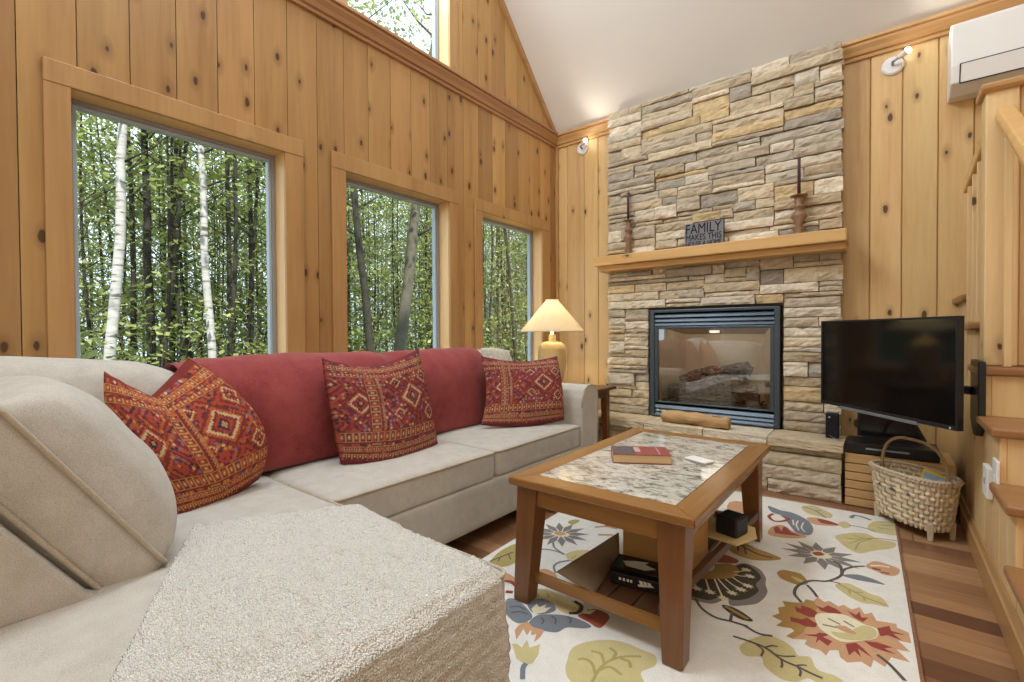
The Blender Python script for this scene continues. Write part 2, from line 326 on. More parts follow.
# ------------------------------------------------------------------ mesh helpers
class MB:
    def __init__(s): s.v, s.f, s.mi, s.fc = [], [], [], []
    def add(s, verts, faces, mat=0, col=None):
        n = len(s.v); s.v += [tuple(map(float, p)) for p in verts]
        s.f += [tuple(i+n for i in f) for f in faces]; s.mi += [mat]*len(faces); s.fc += [col or (0.5, 0.5, 0.5)]*len(faces)
        return s
    def box(s, x0, x1, y0, y1, z0, z1, mat=0, col=None):
        v = [(x, y, z) for z in (z0, z1) for y in (y0, y1) for x in (x0, x1)]
        return s.add(v, [(0, 2, 3, 1), (4, 5, 7, 6), (0, 1, 5, 4), (2, 6, 7, 3), (0, 4, 6, 2), (1, 3, 7, 5)], mat, col)
    def taper(s, b, t, z0, z1, mat=0, col=None):   # b, t = (x0,x1,y0,y1) bottom and top
        v = [(x, y, z0) for y in b[2:] for x in b[:2]] + [(x, y, z1) for y in t[2:] for x in t[:2]]
        return s.add(v, [(0, 2, 3, 1), (4, 5, 7, 6), (0, 1, 5, 4), (2, 6, 7, 3), (0, 4, 6, 2), (1, 3, 7, 5)], mat, col)
    def prism(s, poly, a, b, axis, mat=0, col=None):   # poly of 2-D points extruded along axis from a to b
        def p3(u, w, t):
            return {'X': (t, u, w), 'Y': (u, t, w), 'Z': (u, w, t)}[axis]
        n = len(poly)
        v = [p3(u, w, a) for u, w in poly]+[p3(u, w, b) for u, w in poly]
        f = [tuple(range(n)), tuple(range(2*n-1, n-1, -1))]+[(i, i+n, (i+1) % n+n, (i+1) % n) for i in range(n)]
        return s.add(v, f, mat, col)
    def tube(s, pts, rad, seg=8, mat=0, col=None, cap=True):
        pts = [Vector(p) for p in pts]; n = len(pts)
        rad = rad if hasattr(rad, '__len__') else [rad]*n
        vs = []; up = None
        for i, p in enumerate(pts):
            t = (pts[min(i+1, n-1)]-pts[max(i-1, 0)]).normalized()
            if up is None: up = Vector((0, 0, 1)) if abs(t.z) < 0.9 else Vector((1, 0, 0))
            a = t.cross(up).normalized(); b = a.cross(t).normalized(); up = b
            for k in range(seg):
                an = 2*math.pi*k/seg; vs.append(p+(a*math.cos(an)+b*math.sin(an))*rad[i])
        f = [(i*seg+k, i*seg+(k+1) % seg, (i+1)*seg+(k+1) % seg, (i+1)*seg+k) for i in range(n-1) for k in range(seg)]
        if cap: f += [tuple(range(seg-1, -1, -1)), tuple(range((n-1)*seg, n*seg))]
        return s.add(vs, f, mat, col)
    def lathe(s, prof, c=(0, 0, 0), seg=24, mat=0, cap=True, col=None):
        vs = [(c[0]+r*math.cos(2*math.pi*k/seg), c[1]+r*math.sin(2*math.pi*k/seg), c[2]+z) for r, z in prof for k in range(seg)]
        n = len(prof)
        f = [(i*seg+k, i*seg+(k+1) % seg, (i+1)*seg+(k+1) % seg, (i+1)*seg+k) for i in range(n-1) for k in range(seg)]
        if cap: f += [tuple(range(seg-1, -1, -1)), tuple(range((n-1)*seg, n*seg))]
        return s.add(vs, f, mat, col)
    def grid(s, P, mat=0, closed_u=False, col=None):   # P[i][j]
        n, m = len(P), len(P[0])
        vs = [p for row in P for p in row]
        f = [(i*m+j, i*m+j+1, (i+1)*m+j+1, (i+1)*m+j) for i in range(n-1) for j in range(m-1)]
        if closed_u: f += [((n-1)*m+j, (n-1)*m+j+1, j+1, j) for j in range(m-1)]
        return s.add(vs, f, mat, col)
    def build(s, name, mats, parent=None, bevel=0, seg=2, smooth=False, attr=False, loc=None, sub=0, weld=False, angle=30):
        me = bpy.data.meshes.new(name); me.from_pydata(s.v, [], s.f)
        for m in (mats if isinstance(mats, (list, tuple)) else [mats]): me.materials.append(M[m] if isinstance(m, str) else m)
        if len(s.f) == len(me.polygons): me.polygons.foreach_set('material_index', s.mi)
        if attr:
            a = me.color_attributes.new('rnd', 'FLOAT_COLOR', 'CORNER')
            arr = np.ones((len(me.loops), 4), np.float32); i = 0
            for p, c in zip(me.polygons, s.fc):
                arr[p.loop_start:p.loop_start+p.loop_total, :3] = c
            a.data.foreach_set('color', arr.ravel())
        if smooth: me.polygons.foreach_set('use_smooth', [True]*len(me.polygons))
        if weld or not s.f or True:
            bm = bmesh.new(); bm.from_mesh(me)
            if weld: bmesh.ops.remove_doubles(bm, verts=bm.verts, dist=1e-5)
            bmesh.ops.recalc_face_normals(bm, faces=bm.faces); bm.to_mesh(me); bm.free()
        me.update()
        o = bpy.data.objects.new(name, me); C.objects.link(o)
        if parent is not None:
            o.parent = parent
            o.matrix_parent_inverse = Matrix.Translation(-Vector(parent.location)) if parent.type == 'EMPTY' and parent.get('wp') else Matrix()
        if loc: o.location = loc
        if bevel:
            b = o.modifiers.new('bevel', 'BEVEL'); b.width = bevel; b.segments = seg; b.limit_method = 'ANGLE'; b.angle_limit = math.radians(angle)
        if sub:
            m_ = o.modifiers.new('sub', 'SUBSURF'); m_.levels = sub; m_.render_levels = sub
        return o
def tag(o, label=None, cat=None, group=None, kind=None):
    if label: o['label'] = label
    if cat: o['category'] = cat
    if group: o['group'] = group
    if kind: o['kind'] = kind
    return o
def thing(name, label, cat, loc=(0, 0, 0), group=None, kind=None, world=True):
    """Empty at the base of a thing; parts are written in world coordinates when world is True."""
    o = bpy.data.objects.new(name, None); C.objects.link(o); o.location = loc; o.empty_display_size = 0.1
    if world: o['wp'] = 1
    return tag(o, label, cat, group, kind)
def rc(): return (random.random(), random.random(), random.random())
def rbox(mb, x0, x1, y0, y1, z0, z1, r=0.04, n=10, puff=0.0, mat=0, wob=0.0):
    """Soft upholstery block: rounded box as a dense cage, puffed in the middle of its faces."""
    cx, cy, cz = (x0+x1)/2, (y0+y1)/2, (z0+z1)/2; hx, hy, hz = (x1-x0)/2, (y1-y0)/2, (z1-z0)/2
    bm = bmesh.new(); bmesh.ops.create_cube(bm, size=2)
    bmesh.ops.subdivide_edges(bm, edges=bm.edges, cuts=n, use_grid_fill=True)
    vs = []
    for v in bm.verts:
        q = v.co.copy()
        # push sampling toward the edges for good rounding
        w = Vector([math.sin(c*math.pi/2) if abs(c) < 1 else c for c in q])
        p = Vector((w.x*hx, w.y*hy, w.z*hz))
        inner = Vector((max(-hx+r, min(hx-r, p.x)), max(-hy+r, min(hy-r, p.y)), max(-hz+r, min(hz-r, p.z))))
        d = p-inner
        if d.length > 1e-6: p = inner+d.normalized()*r
        if puff:
            a = (1-w.x**4)*(1-w.y**4)
            if w.z > 0.5: p.z += puff*a
        if wob:
            p += mnoise.noise_vector(Vector((p.x*6+cx*3, p.y*6+cy*3, p.z*6)))*wob
        vs.append((p.x+cx, p.y+cy, p.z+cz))
    bm.verts.index_update()
    mb.add(vs, [tuple(v.index for v in f.verts) for f in bm.faces], mat); bm.free()
    return mb
def text_mesh(s, name, width, height, depth, mat, parent, M4):
    cu = bpy.data.curves.new('txt', 'FONT'); cu.body = s; cu.extrude = 0.05; cu.align_x = 'LEFT'
    t = bpy.data.objects.new('txt', cu); C.objects.link(t)
    dg = bpy.context.evaluated_depsgraph_get(); me = bpy.data.meshes.new_from_object(t.evaluated_get(dg))
    bpy.data.objects.remove(t)
    co = np.array([v.co for v in me.vertices]); lo, hi = co.min(0), co.max(0)
    for v in me.vertices:
        v.co = M4 @ Vector(((v.co.x-lo[0])/(hi[0]-lo[0])*width, (v.co.y-lo[1])/(hi[1]-lo[1])*height, (v.co.z-lo[2])/(hi[2]-lo[2])*depth))
    me.materials.clear(); me.materials.append(M[mat])
    o = bpy.data.objects.new(name, me); C.objects.link(o)
    o.parent = parent
    if parent.get('wp'): o.matrix_parent_inverse = Matrix.Translation(-Vector(parent.location))
    return o

# ------------------------------------------------------------------ room shell
WX, BY = -2.52, 3.90                       # inner faces: window wall, fireplace wall
RX, NY = 3.5, -2.2
EAVE = 2.95; SL = 1.043
RIDGE_Y = (BY+NY)/2
def ceil_z(y): return EAVE+SL*(min(BY-y, y-NY))
# floor
o = MB().box(-2.75, RX+0.2, NY-0.2, BY+0.2, -0.12, 0).build('floor', 'floor'); tag(o, kind='structure')
# ceiling: two sloped slabs
mb = MB()
zr = ceil_z(RIDGE_Y); t = 0.25
mb.prism([(BY+0.25, EAVE-0.25*SL), (RIDGE_Y, zr), (RIDGE_Y, zr+t), (BY+0.25, EAVE-0.25*SL+t)], -2.72, RX+0.2, 'X')
mb.prism([(NY-0.25, EAVE-0.25*SL), (RIDGE_Y, zr), (RIDGE_Y, zr+t), (NY-0.25, EAVE-0.25*SL+t)], -2.72, RX+0.2, 'X')
tag(mb.build('ceiling', 'white_paint'), kind='structure')
# windows in the left wall: (y0, y1, z0, z1)
WIN = [(0.379, 1.251, 0.72, 2.040), (1.579, 2.455, 0.72, 2.036), (2.782, 3.646, 0.72, 2.036)]
TOPW = (1.60, 2.470, 2.965, 4.05)
OPEN = WIN+[TOPW]
mb = MB()
# sheathing behind the boards, open at the windows
ys = sorted({NY-0.2, BY+0.2, *[w[0] for w in OPEN], *[w[1] for w in OPEN]}); zs = sorted({0, 2.5, 7.0, *[w[2] for w in OPEN], *[w[3] for w in OPEN]})
for a, b in zip(ys, ys[1:]):
    for c, d in zip(zs, zs[1:]):
        m_ = ((a+b)/2, (c+d)/2)
        if any(w[0] < m_[0] < w[1] and w[2] < m_[1] < w[3] for w in OPEN): continue
        mb.box(-2.68, -2.545, a, b, c, d, 0, (0.5, 0.5, 0.5))
pw = 0.1685; y = 0.249-pw*15
while y < BY:
    a, b = max(y, NY), min(y+pw, BY); y += pw
    if b-a < 0.01: continue
    col = rc()
    for (zlo, zhi) in ((0.0, 2.90), (2.90, None)):
        col2 = col if zhi else rc()
        ops = [w for w in OPEN if w[0] < b-0.002 and w[1] > a+0.002 and (w[2] < (zhi or 99)) and w[3] > zlo]
        cells = []
        if not ops: cells.append((a, b, zlo, zhi))
        else:
            w = ops[0]
            if w[2] > zlo: cells.append((a, b, zlo, w[2]))
            cells.append((a, b, w[3], zhi))
            z0_, z1_ = max(zlo, w[2]), w[3]
            if a < w[0]-0.002: cells.append((a, w[0], z0_, z1_))
            if b > w[1]+0.002: cells.append((w[1], b, z0_, z1_))
            if len(ops) > 1:
                w2 = ops[1]; cells = [c for c in cells if not (c[0] == w[1])]
                if w[1] < w2[0]: cells.append((w[1], w2[0], z0_, z1_))
        for (p, q, z0_, z1_) in cells:
            if z1_ is None:
                poly = [(p+0.0016, z0_), (q-0.0016, z0_), (q-0.0016, ceil_z(q)+0.02), (p+0.0016, ceil_z(p)+0.02)]
                if ceil_z(q) < z0_ or ceil_z(p) < z0_: continue
                mb.prism(poly, -2.54, WX, 'X', 0, col2)
            else: mb.box(-2.54, WX, p+0.0016, q-0.0016, z0_, z1_, 0, col2)
tag(mb.build('wall_left', 'pine_wall', bevel=0.005, seg=1, attr=True), kind='structure')

# fireplace wall boards
CX0, CX1 = -1.90, -0.235                   # stone chimney breast
mb = MB()
jl = [-2.545, -2.401, -2.216, -2.07, -1.93, -1.80]
for a, b in zip(jl, jl[1:]): mb.box(a+0.0016, b-0.0016, BY, BY+0.026, 0, 2.96, 0, rc())
x = -0.40; js = [-0.40, -0.247, -0.084, 0.078, 0.248, 0.406]
while js[-1] < RX: js.append(js[-1]+0.163)
for a, b in zip(js, js[1:]): mb.box(a+0.0016, b-0.0016, BY, BY+0.026, 0, 2.96, 0, rc())
mb.box(-2.7, -1.78, BY+0.03, BY+0.15, 0, 3.0); mb.box(-0.42, RX+0.2, BY+0.03, BY+0.15, 0, 3.0); mb.box(-1.8, -0.4, BY+0.5, BY+0.6, 0, 3.0)
mb.box(-1.80, -1.78, BY+0.15, BY+0.5, 0, 3.0); mb.box(-0.42, -0.40, BY+0.15, BY+0.5, 0, 3.0); mb.box(-1.8, -0.4, BY+0.02, BY+0.5, 2.9, 3.0)
tag(mb.build('wall_back', 'pine_back', bevel=0.005, seg=1, attr=True), kind='structure')
mb = MB(); mb.box(RX, RX+0.15, NY-0.2, BY+0.2, 0, 7.0); tag(mb.build('wall_right', 'plaster'), kind='structure')
mb = MB(); mb.box(-2.7, RX+0.2, NY-0.15, NY, 0, 3.0); tag(mb.build('wall_near', 'plaster'), kind='structure')

# windows
def window(n, w, ext, bottom=True):
    y0, y1, z0, z1 = w
    e = thing('window_%d' % n, None, None, (-2.6, (y0+y1)/2, z0)); e['kind'] = 'structure'
    # casing boards on the room side
    mb = MB()
    cy0, cy1, cz1 = ext
    k = 0.018; mb.box(WX+0.0045, WX+0.022, cy0, cy1, z1-k, cz1)
    mb.box(WX+0.0045, WX+0.020, cy0, y0+k-0.002, z0-0.09 if bottom else z0, z1-k); mb.box(WX+0.0045, WX+0.020, y1-k+0.002, cy1, z0-0.09 if bottom else z0, z1-k)
    if bottom: mb.box(WX, WX+0.05, cy0-0.02, cy1+0.02, z0-0.03, z0); mb.box(WX, WX+0.02, cy0, cy1, z0-0.12, z0-0.03)
    mb.build('casing', 'pine_z', e, bevel=0.003)
    j = MB(); k = 0.018
    j.box(-2.66, WX+0.004, y0-0.002, y0+k, z0, z1); j.box(-2.66, WX+0.004, y1-k, y1+0.002, z0, z1); j.box(-2.66, WX+0.004, y0+k, y1-k, z1-k, z1+0.002); j.box(-2.66, WX+0.004, y0+k, y1-k, z0-0.002, z0+k)
    j.build('jamb', 'pine_jamb_lit', e, bevel=0.002)
    f = MB(); a = k; wd = 0.030
    def ring(a, wd, xa, xb, mat):
        f.box(xa, xb, y0+a, y0+a+wd, z0+a, z1-a, mat); f.box(xa, xb, y1-a-wd, y1-a, z0+a, z1-a, mat)
        f.box(xa, xb, y0+a+wd, y1-a-wd, z1-a-wd, z1-a, mat); f.box(xa, xb, y0+a+wd, y1-a-wd, z0+a, z0+a+wd, mat)
    ring(a, 0.018, -2.665, -2.610, 0); ring(a+0.018, 0.014, -2.655, -2.622, 1)
    f.build('window_frame', ['grey_vinyl', 'pale_vinyl'], e, bevel=0.002)
    g = MB(); g.box(-2.642, -2.638, y0+a+0.02, y1-a-0.02, z0+a+0.02, z1-a-0.02); g.build('pane', 'glass', e)
window(1, WIN[0], (0.316, 1.335, 2.110)); window(2, WIN[1], (1.505, 2.530, 2.113)); window(3, WIN[2], (2.716, 3.75, 2.111))
window(4, TOPW, (1.53, 2.54, 4.14), bottom=False)

# trims
def moulding(y_or_x, z0, prof): return [(y_or_x+p, z0+q) for p, q in prof]
PROF = [(0, 0), (0.016, 0), (0.018, 0.013), (0.009, 0.016), (0.009, 0.023), (0.022, 0.027), (0.030, 0.048), (0.048, 0.070), (0.050, 0.079), (0.042, 0.082), (0.042, 0.088), (0.058, 0.091), (0.058, 0.108), (0.0, 0.108)]
mb = MB(); mb.prism([(WX+p, 2.846+q*1.14) for p, q in PROF], NY, BY-0.002, 'Y')
tag(mb.build('trim_1', 'pine_rose', bevel=0.002), kind='structure')
mb = MB()
for a, b in ((WX, CX0+0.02), (CX1-0.02, RX)): mb.prism([(BY-p, 2.842+q*1.1) for p, q in PROF], a, b, 'X')
tag(mb.build('trim_2', 'pine_x', bevel=0.002), kind='structure')
mb = MB()
for s_ in (0.0,):
    ya, yb = BY, RIDGE_Y
    mb.prism([(ya, ceil_z(ya)-0.065), (ya, ceil_z(ya)), (yb, ceil_z(yb)), (yb, ceil_z(yb)-0.065)], WX, WX+0.03, 'X')
tag(mb.build('trim_3', 'pine_y', bevel=0.003), kind='structure')
mb = MB(); mb.box(WX, WX+0.03, BY-0.03, BY, 0, 2.85); tag(mb.build('trim_4', 'pine_z', bevel=0.006), kind='structure')
mb = MB(); mb.box(WX, WX+0.016, NY, BY-0.03, 0, 0.13); tag(mb.build('baseboard_left', 'pine_y', bevel=0.004), kind='structure')
mb = MB(); mb.box(-0.19, 0.31, BY-0.016, BY, 0, 0.13); tag(mb.build('baseboard_back', 'pine_x', bevel=0.004), kind='structure')

# ------------------------------------------------------------------ stone chimney, hearth
STONE = [srgb(206, 189, 161), srgb(214, 197, 168), srgb(196, 181, 159), srgb(190, 176, 155), srgb(224, 211, 189), srgb(196, 179, 152), srgb(180, 170, 155), srgb(214, 189, 146), srgb(192, 173, 144), srgb(236, 222, 197), srgb(204, 193, 174), srgb(216, 203, 181)]
def stone_block(mb, x0, x1, z0, z1, yf, yb, col, rough=0.013, nx=None):
    nx = max(4, int((x1-x0)/0.028)); nz = max(3, int((z1-z0)/0.016))
    sx, sz = random.random()*50, random.random()*50
    P = []
    g = 0.0028
    x0 += g; x1 -= g; z0 += g; z1 -= g
    for i in range(nz+1):
        row = []
        for j in range(nx+1):
            u, w = j/nx, i/nz
            x = x0+(x1-x0)*u; z = z0+(z1-z0)*w
            edge = min(min(u, 1-u)*(x1-x0), min(w, 1-w)*(z1-z0))
            n = mnoise.noise(Vector((x*14+sx, z*22+sz, 0)))*rough + mnoise.noise(Vector((x*45+sx, z*70+sz, 5)))*rough*0.6
            y = yf-n+(0.007*max(0, 1-edge/0.012))
            if 0 < i < nz: x += mnoise.noise(Vector((x*20, z*20+sx, 3)))*0.002
            row.append((x, y, z))
        P.append(row)
    mb.grid(P, 0, False, col)
    n = len(P); m = len(P[0])
    border = [P[0][j] for j in range(m)]+[P[i][m-1] for i in range(1, n)]+[P[n-1][j] for j in range(m-2, -1, -1)]+[P[i][0] for i in range(n-2, 0, -1)]
    k = len(border)
    vs = border+[(p[0], yb, p[2]) for p in border]
    mb.add(vs, [(i, (i+1) % k, (i+1) % k+k, i+k) for i in range(k)], 0, col)
def stone_field(mb, x0, x1, z0, z1, yf, yb, holes=(), ch=0.034, cw=0.03, proud=0.034):
    nx, nz = int(round((x1-x0)/cw)), int(round((z1-z0)/ch)); cw = (x1-x0)/nx; ch = (z1-z0)/nz
    occ = np.zeros((nz, nx), bool)
    for (a, b, c, d) in holes:
        i0, i1 = int(round((c-z0)/ch)), int(round((d-z0)/ch)); j0, j1 = int(round((a-x0)/cw)), int(round((b-x0)/cw))
        occ[max(0, i0):i1, max(0, j0):j1] = True
    for i in range(nz):
        j = 0
        while j < nx:
            if occ[i, j]: j += 1; continue
            h = random.choices((1, 2, 3), (0.24, 0.60, 0.16))[0]; w = random.randint(4, 9) if h == 3 else random.randint(5, 18)
            h = min(h, nz-i)
            k = 0
            while k < w and j+k < nx and not occ[i, j+k]: k += 1
            w = k
            rest = 0
            while j+w+rest < nx and not occ[i, j+w+rest] and rest < 3: rest += 1
            if rest < 3: w += rest
            while h > 1 and occ[i:i+h, j:j+w].any(): h -= 1
            occ[i:i+h, j:j+w] = True
            c = random.choice(STONE); k = random.uniform(0.85, 1.1); c = tuple(min(1, q*k) for q in c)
            a_ = x0+j*cw; b_ = x0+(j+w)*cw
            if j == 0: a_ -= random.uniform(0, 0.018)
            if j+w == nx: b_ += random.uniform(0, 0.018)
            stone_block(mb, a_, b_, z0+i*ch, z0+(i+h)*ch, yf-random.uniform(0, proud), yb, c)
            j += w
chim = thing('stone_fireplace', 'tall ledge-stone chimney breast with raised stone hearth', 'fireplace', (-1.07, 3.8, 0))
HOLE = (-1.53, -0.572, 0.36, 1.245)
mb = MB()
stone_field(mb, CX0, CX1, 0.37, 2.965, 3.785, 3.86, [HOLE])
mb.build('stone_veneer', 'stone', chim, attr=True, smooth=False)
mb = MB()   # mortar core behind the stones, open for the firebox
mb.box(CX0+0.015, HOLE[0], 3.81, 4.06, 0.0, 2.95); mb.box(HOLE[1], CX1-0.015, 3.81, 4.06, 0.0, 2.95); mb.box(HOLE[0], HOLE[1], 3.81, 4.06, HOLE[3], 2.95); mb.box(HOLE[0], HOLE[1], 3.81, 4.35, 0.0, 0.362)
mb.build('mortar_core', plain('dark_mortar', srgb(92, 80, 66), 0.95, 0, 0.1, 40, 0.3), chim)
mb = MB(); stone_field(mb, -2.47, -0.222, 0.0, 0.315, 3.515, 3.60, (), 0.045, 0.03, 0.02)
mb.build('hearth_base', 'stone', chim, attr=True)
mb = MB(); mb.box(-2.45, -0.235, 3.545, 3.81, 0, 0.315); mb.build('hearth_core', 'stone', chim)
jo = [-2.48, -1.93, -1.46, -1.02, -0.61, -0.195]
for a, b in zip(jo, jo[1:]):
    mb = MB(); c = random.choice([srgb(214, 200, 172), srgb(204, 186, 156), srgb(220, 208, 186)])
    nx = 14; top = []; bot = []
    vs = []; fs = []
    g = 0.003
    sd = random.random()*40
    rows = 5
    # top surface
    P = [[(a+g+(b-a-2*g)*j/nx, 3.47+(3.79-3.47)*i/6+(mnoise.noise(Vector((j*0.9+sd, 1, 0)))*0.008 if i == 0 else 0), 0.368+mnoise.noise(Vector((j*0.5+sd, i*0.7, 2)))*0.0025-(0.004 if i == 0 else 0)) for j in range(nx+1)] for i in range(7)]
    mb.grid(P, 0, False, c)
    Q = [P[0]]
    for r_ in range(1, rows+1):
        Q.append([(p[0], 3.47+mnoise.noise(Vector((p[0]*30+sd, r_*0.9, 4)))*0.007+0.002, 0.364-(0.05)*r_/rows) for p in P[0]])
    mb.grid(Q, 0, False, c)
    for xx in (0, nx):
        e_ = [P[i][xx] for i in range(7)]
        mb.add(e_+[(p[0], p[1], 0.314) for p in e_], [(i, i+1, i+8, i+7) for i in range(6)], 0, c)
    mb.build('hearth_slab', 'slab', chim, attr=True)

# mantel shelf
mt = thing('mantel_shelf', 'thick pine mantel shelf running across the stone chimney', 'shelf', (-1.07, 3.7, 1.56))
mb = MB(); mb.box(-1.955, -0.192, 3.60, 3.84, 1.622, 1.70); mb.build('shelf_board', 'mantel', mt, bevel=0.006)
mb = MB(); mb.box(-1.935, -0.200, 3.645, 3.83, 1.578, 1.622); mb.build('support_board', 'mantel', mt, bevel=0.006)

# fireplace insert
ins = thing('gas_fireplace_insert', 'dark grey glass-fronted gas fireplace set in the stone', 'fireplace insert', (-1.05, 3.77, 0.37))
X0, X1, Z0, Z1 = -1.520, -0.580, 0.376, 1.238
mb = MB()
mb.box(X0, X0+0.035, 3.752, 3.80, Z0, Z1); mb.box(X1-0.035, X1, 3.752, 3.80, Z0, Z1); mb.box(X0+0.035, X1-0.035, 3.752, 3.80, Z1-0.022, Z1); mb.box(X0+0.035, X1-0.035, 3.752, 3.80, Z0, Z0+0.012)
mb.build('surround_frame', 'iron', ins, bevel=0.004)
mb = MB()
gx0, gx1, gz0, gz1 = X0+0.062, X1-0.062, 0.500, 1.085
mb.box(X0+0.035, gx0, 3.760, 3.79, 0.488, 1.105); mb.box(gx1, X1-0.035, 3.760, 3.79, 0.488, 1.105)
mb.box(gx0, gx1, 3.760, 3.79, gz1, 1.105); mb.box(gx0, gx1, 3.760, 3.79, 0.488, gz0)
mb.build('door_frame', 'iron', ins, bevel=0.004)
for zc in (1.125, 1.155, 1.190, 0.40, 0.428, 0.458):
    mb = MB(); mb.prism([(3.757, zc-0.014), (3.772, zc+0.012), (3.790, zc+0.014), (3.785, zc-0.012)], X0+0.036, X1-0.036, 'X')
    mb.build('louvre', 'iron', ins, bevel=0.002)
mb = MB(); mb.box(X0+0.03, X1-0.03, 3.797, 3.80, 1.10, Z1-0.02); mb.build('louvre_backing', 'void', ins)
mb = MB(); mb.box(X0+0.03, X1-0.03, 3.797, 3.80, Z0+0.01, 0.49); mb.build('louvre_backing', 'void', ins)
mb = MB(); mb.box(gx0, gx1, 3.774, 3.778, gz0, gz1); mb.build('glass_pane', 'fire_glass', ins)
mb = MB()   # firebox shell
mb.add([(gx0, 3.80, 0.49), (gx1, 3.80, 0.49), (gx1-0.10, 4.14, 0.49), (gx0+0.10, 4.14, 0.49), (gx0, 3.80, 1.10), (gx1, 3.80, 1.10), (gx1-0.10, 4.14, 1.04), (gx0+0.10, 4.14, 1.04)],
       [(0, 3, 7, 4), (3, 2, 6, 7), (2, 1, 5, 6), (0, 1, 2, 3)], 0)
mb.add([(gx0, 3.80, 1.10), (gx1, 3.80, 1.10), (gx1-0.10, 4.14, 1.04), (gx0+0.10, 4.14, 1.04)], [(0, 1, 2, 3)], 1)
fb = mb.build('firebox', ['firebrick', 'iron_dark'], ins)
s_ = fb.modifiers.new('solid', 'SOLIDIFY'); s_.thickness = 0.01; s_.offset = 1
mb = MB(); mb.tube([(-1.07, 3.83, 1.062), (-1.00, 3.83, 1.062)], 0.010, 10); mb.build('firebox_fill_tube', 'fill_tube_glow', ins, smooth=True)  # glowing tube added to brighten the firebox
l = light('firebox_fill', 'POINT', (-1.035, 3.835, 1.03), 0.9, (1.0, 0.88, 0.72), shadow_soft_size=0.10); l.parent = ins; l.matrix_parent_inverse = Matrix.Translation(-Vector(ins.location))  # added point light so the logs show through the glass
mb = MB()
P = [[(gx0+0.02+(gx1-gx0-0.04)*j/60, 3.802+i*0.024, 0.505+0.012*mnoise.noise(Vector((j*0.9, i*1.3, 0)))+0.01*random.random()) for j in range(61)] for i in range(8)]
mb.grid(P); tag(mb.build('ember_bed', 'gravel', ins), kind='stuff')
def barkmat():
    t = NT('ceramic_log_bark'); v = t.coords((1.5, 6, 6)); n = t.noise(v, 9, 5, 0.7, 1.5)
    c = t.ramp(n, [(0.38, srgb(50, 42, 38)), (0.49, srgb(128, 116, 106)), (0.60, srgb(212, 204, 196))])
    t.bump(n, 1.0, 0.02); return t.fin(c, 0.95, 0, 0.1)
M['log'] = barkmat()
def rlog(name, a, b, r0, r1, mat, parent, seed, rough=0.25, seg=14, n=16, bend=0.02):
    a, b = Vector(a), Vector(b); ax = (b-a); L = ax.length; ax.normalize()
    s = ax.cross(Vector((0, 0, 1))).normalized(); u = s.cross(ax).normalized()
    P = []
    for i in range(n+1):
        tt = i/n; c = a+ax*(L*tt)+u*(math.sin(tt*math.pi)*bend)+s*mnoise.noise(Vector((tt*3, seed, 0)))*bend
        row = []
        for k in range(seg+1):
            an = 2*math.pi*(k % seg)/seg
            r = (r0+(r1-r0)*tt)*(1+rough*mnoise.noise(Vector((math.cos(an)*1.8+seed, math.sin(an)*1.8, tt*5))))
            row.append(c+s*(math.cos(an)*r)+u*(math.sin(an)*r))
        P.append(row)
    mb = MB(); mb.grid([[tuple(p) for p in r] for r in P])
    for row in (P[0], P[-1]):
        cc = sum((Vector(p) for p in row[:-1]), Vector())/seg
        mb.add([tuple(cc)]+[tuple(p) for p in row[:-1]], [(0, 1+k, 1+(k+1) % seg) for k in range(seg)])
    return mb.build(name, mat, parent, smooth=True, weld=True)
LG = [((-1.40, 3.85, 0.575), (-0.98, 3.90, 0.60), 0.055, 0.05), ((-1.02, 3.84, 0.565), (-0.74, 3.86, 0.60), 0.055, 0.06), ((-1.32, 3.90, 0.65), (-1.05, 4.0, 0.75), 0.045, 0.04),
      ((-1.15, 3.88, 0.62), (-0.80, 3.90, 0.80), 0.042, 0.04), ((-1.10, 3.96, 0.66), (-0.86, 3.98, 0.78), 0.05, 0.045), ((-0.84, 3.88, 0.66), (-0.80, 3.90, 0.80), 0.035, 0.04)]
for i, (a, b, r0, r1) in enumerate(LG): rlog('log', a, b, r0, r1, 'log', ins, i*7.3, 0.35)
mb = MB()
for xx in (-1.38, -1.2, -1.02, -0.84, -0.72): mb.tube([(xx, 3.815, 0.60 if xx in (-1.38, -0.72) else 0.545), (xx, 3.82, 0.53), (xx, 3.98, 0.53)], 0.007, 6)
mb.tube([(-1.40, 3.83, 0.525), (-0.70, 3.83, 0.525)], 0.008, 6); mb.build('grate', 'void', ins)

# hearth driftwood log
o = rlog('driftwood_log', (-1.345, 3.585, 0.413), (-0.86, 3.545, 0.413), 0.046, 0.043, 'driftwood', None, 3.1, 0.35, 18, 26, 0.006)
tag(o, 'pale rough driftwood log lying on the stone hearth', 'log')
mb = MB(); e = mb.tube([(-1.06, 3.552, 0.445), (-0.97, 3.540, 0.440), (-0.90, 3.530, 0.430), (-0.868, 3.527, 0.41)], [0.004, 0.02, 0.024, 0.012], 10); mb.build('hollow', 'dark_wood', o, smooth=True)

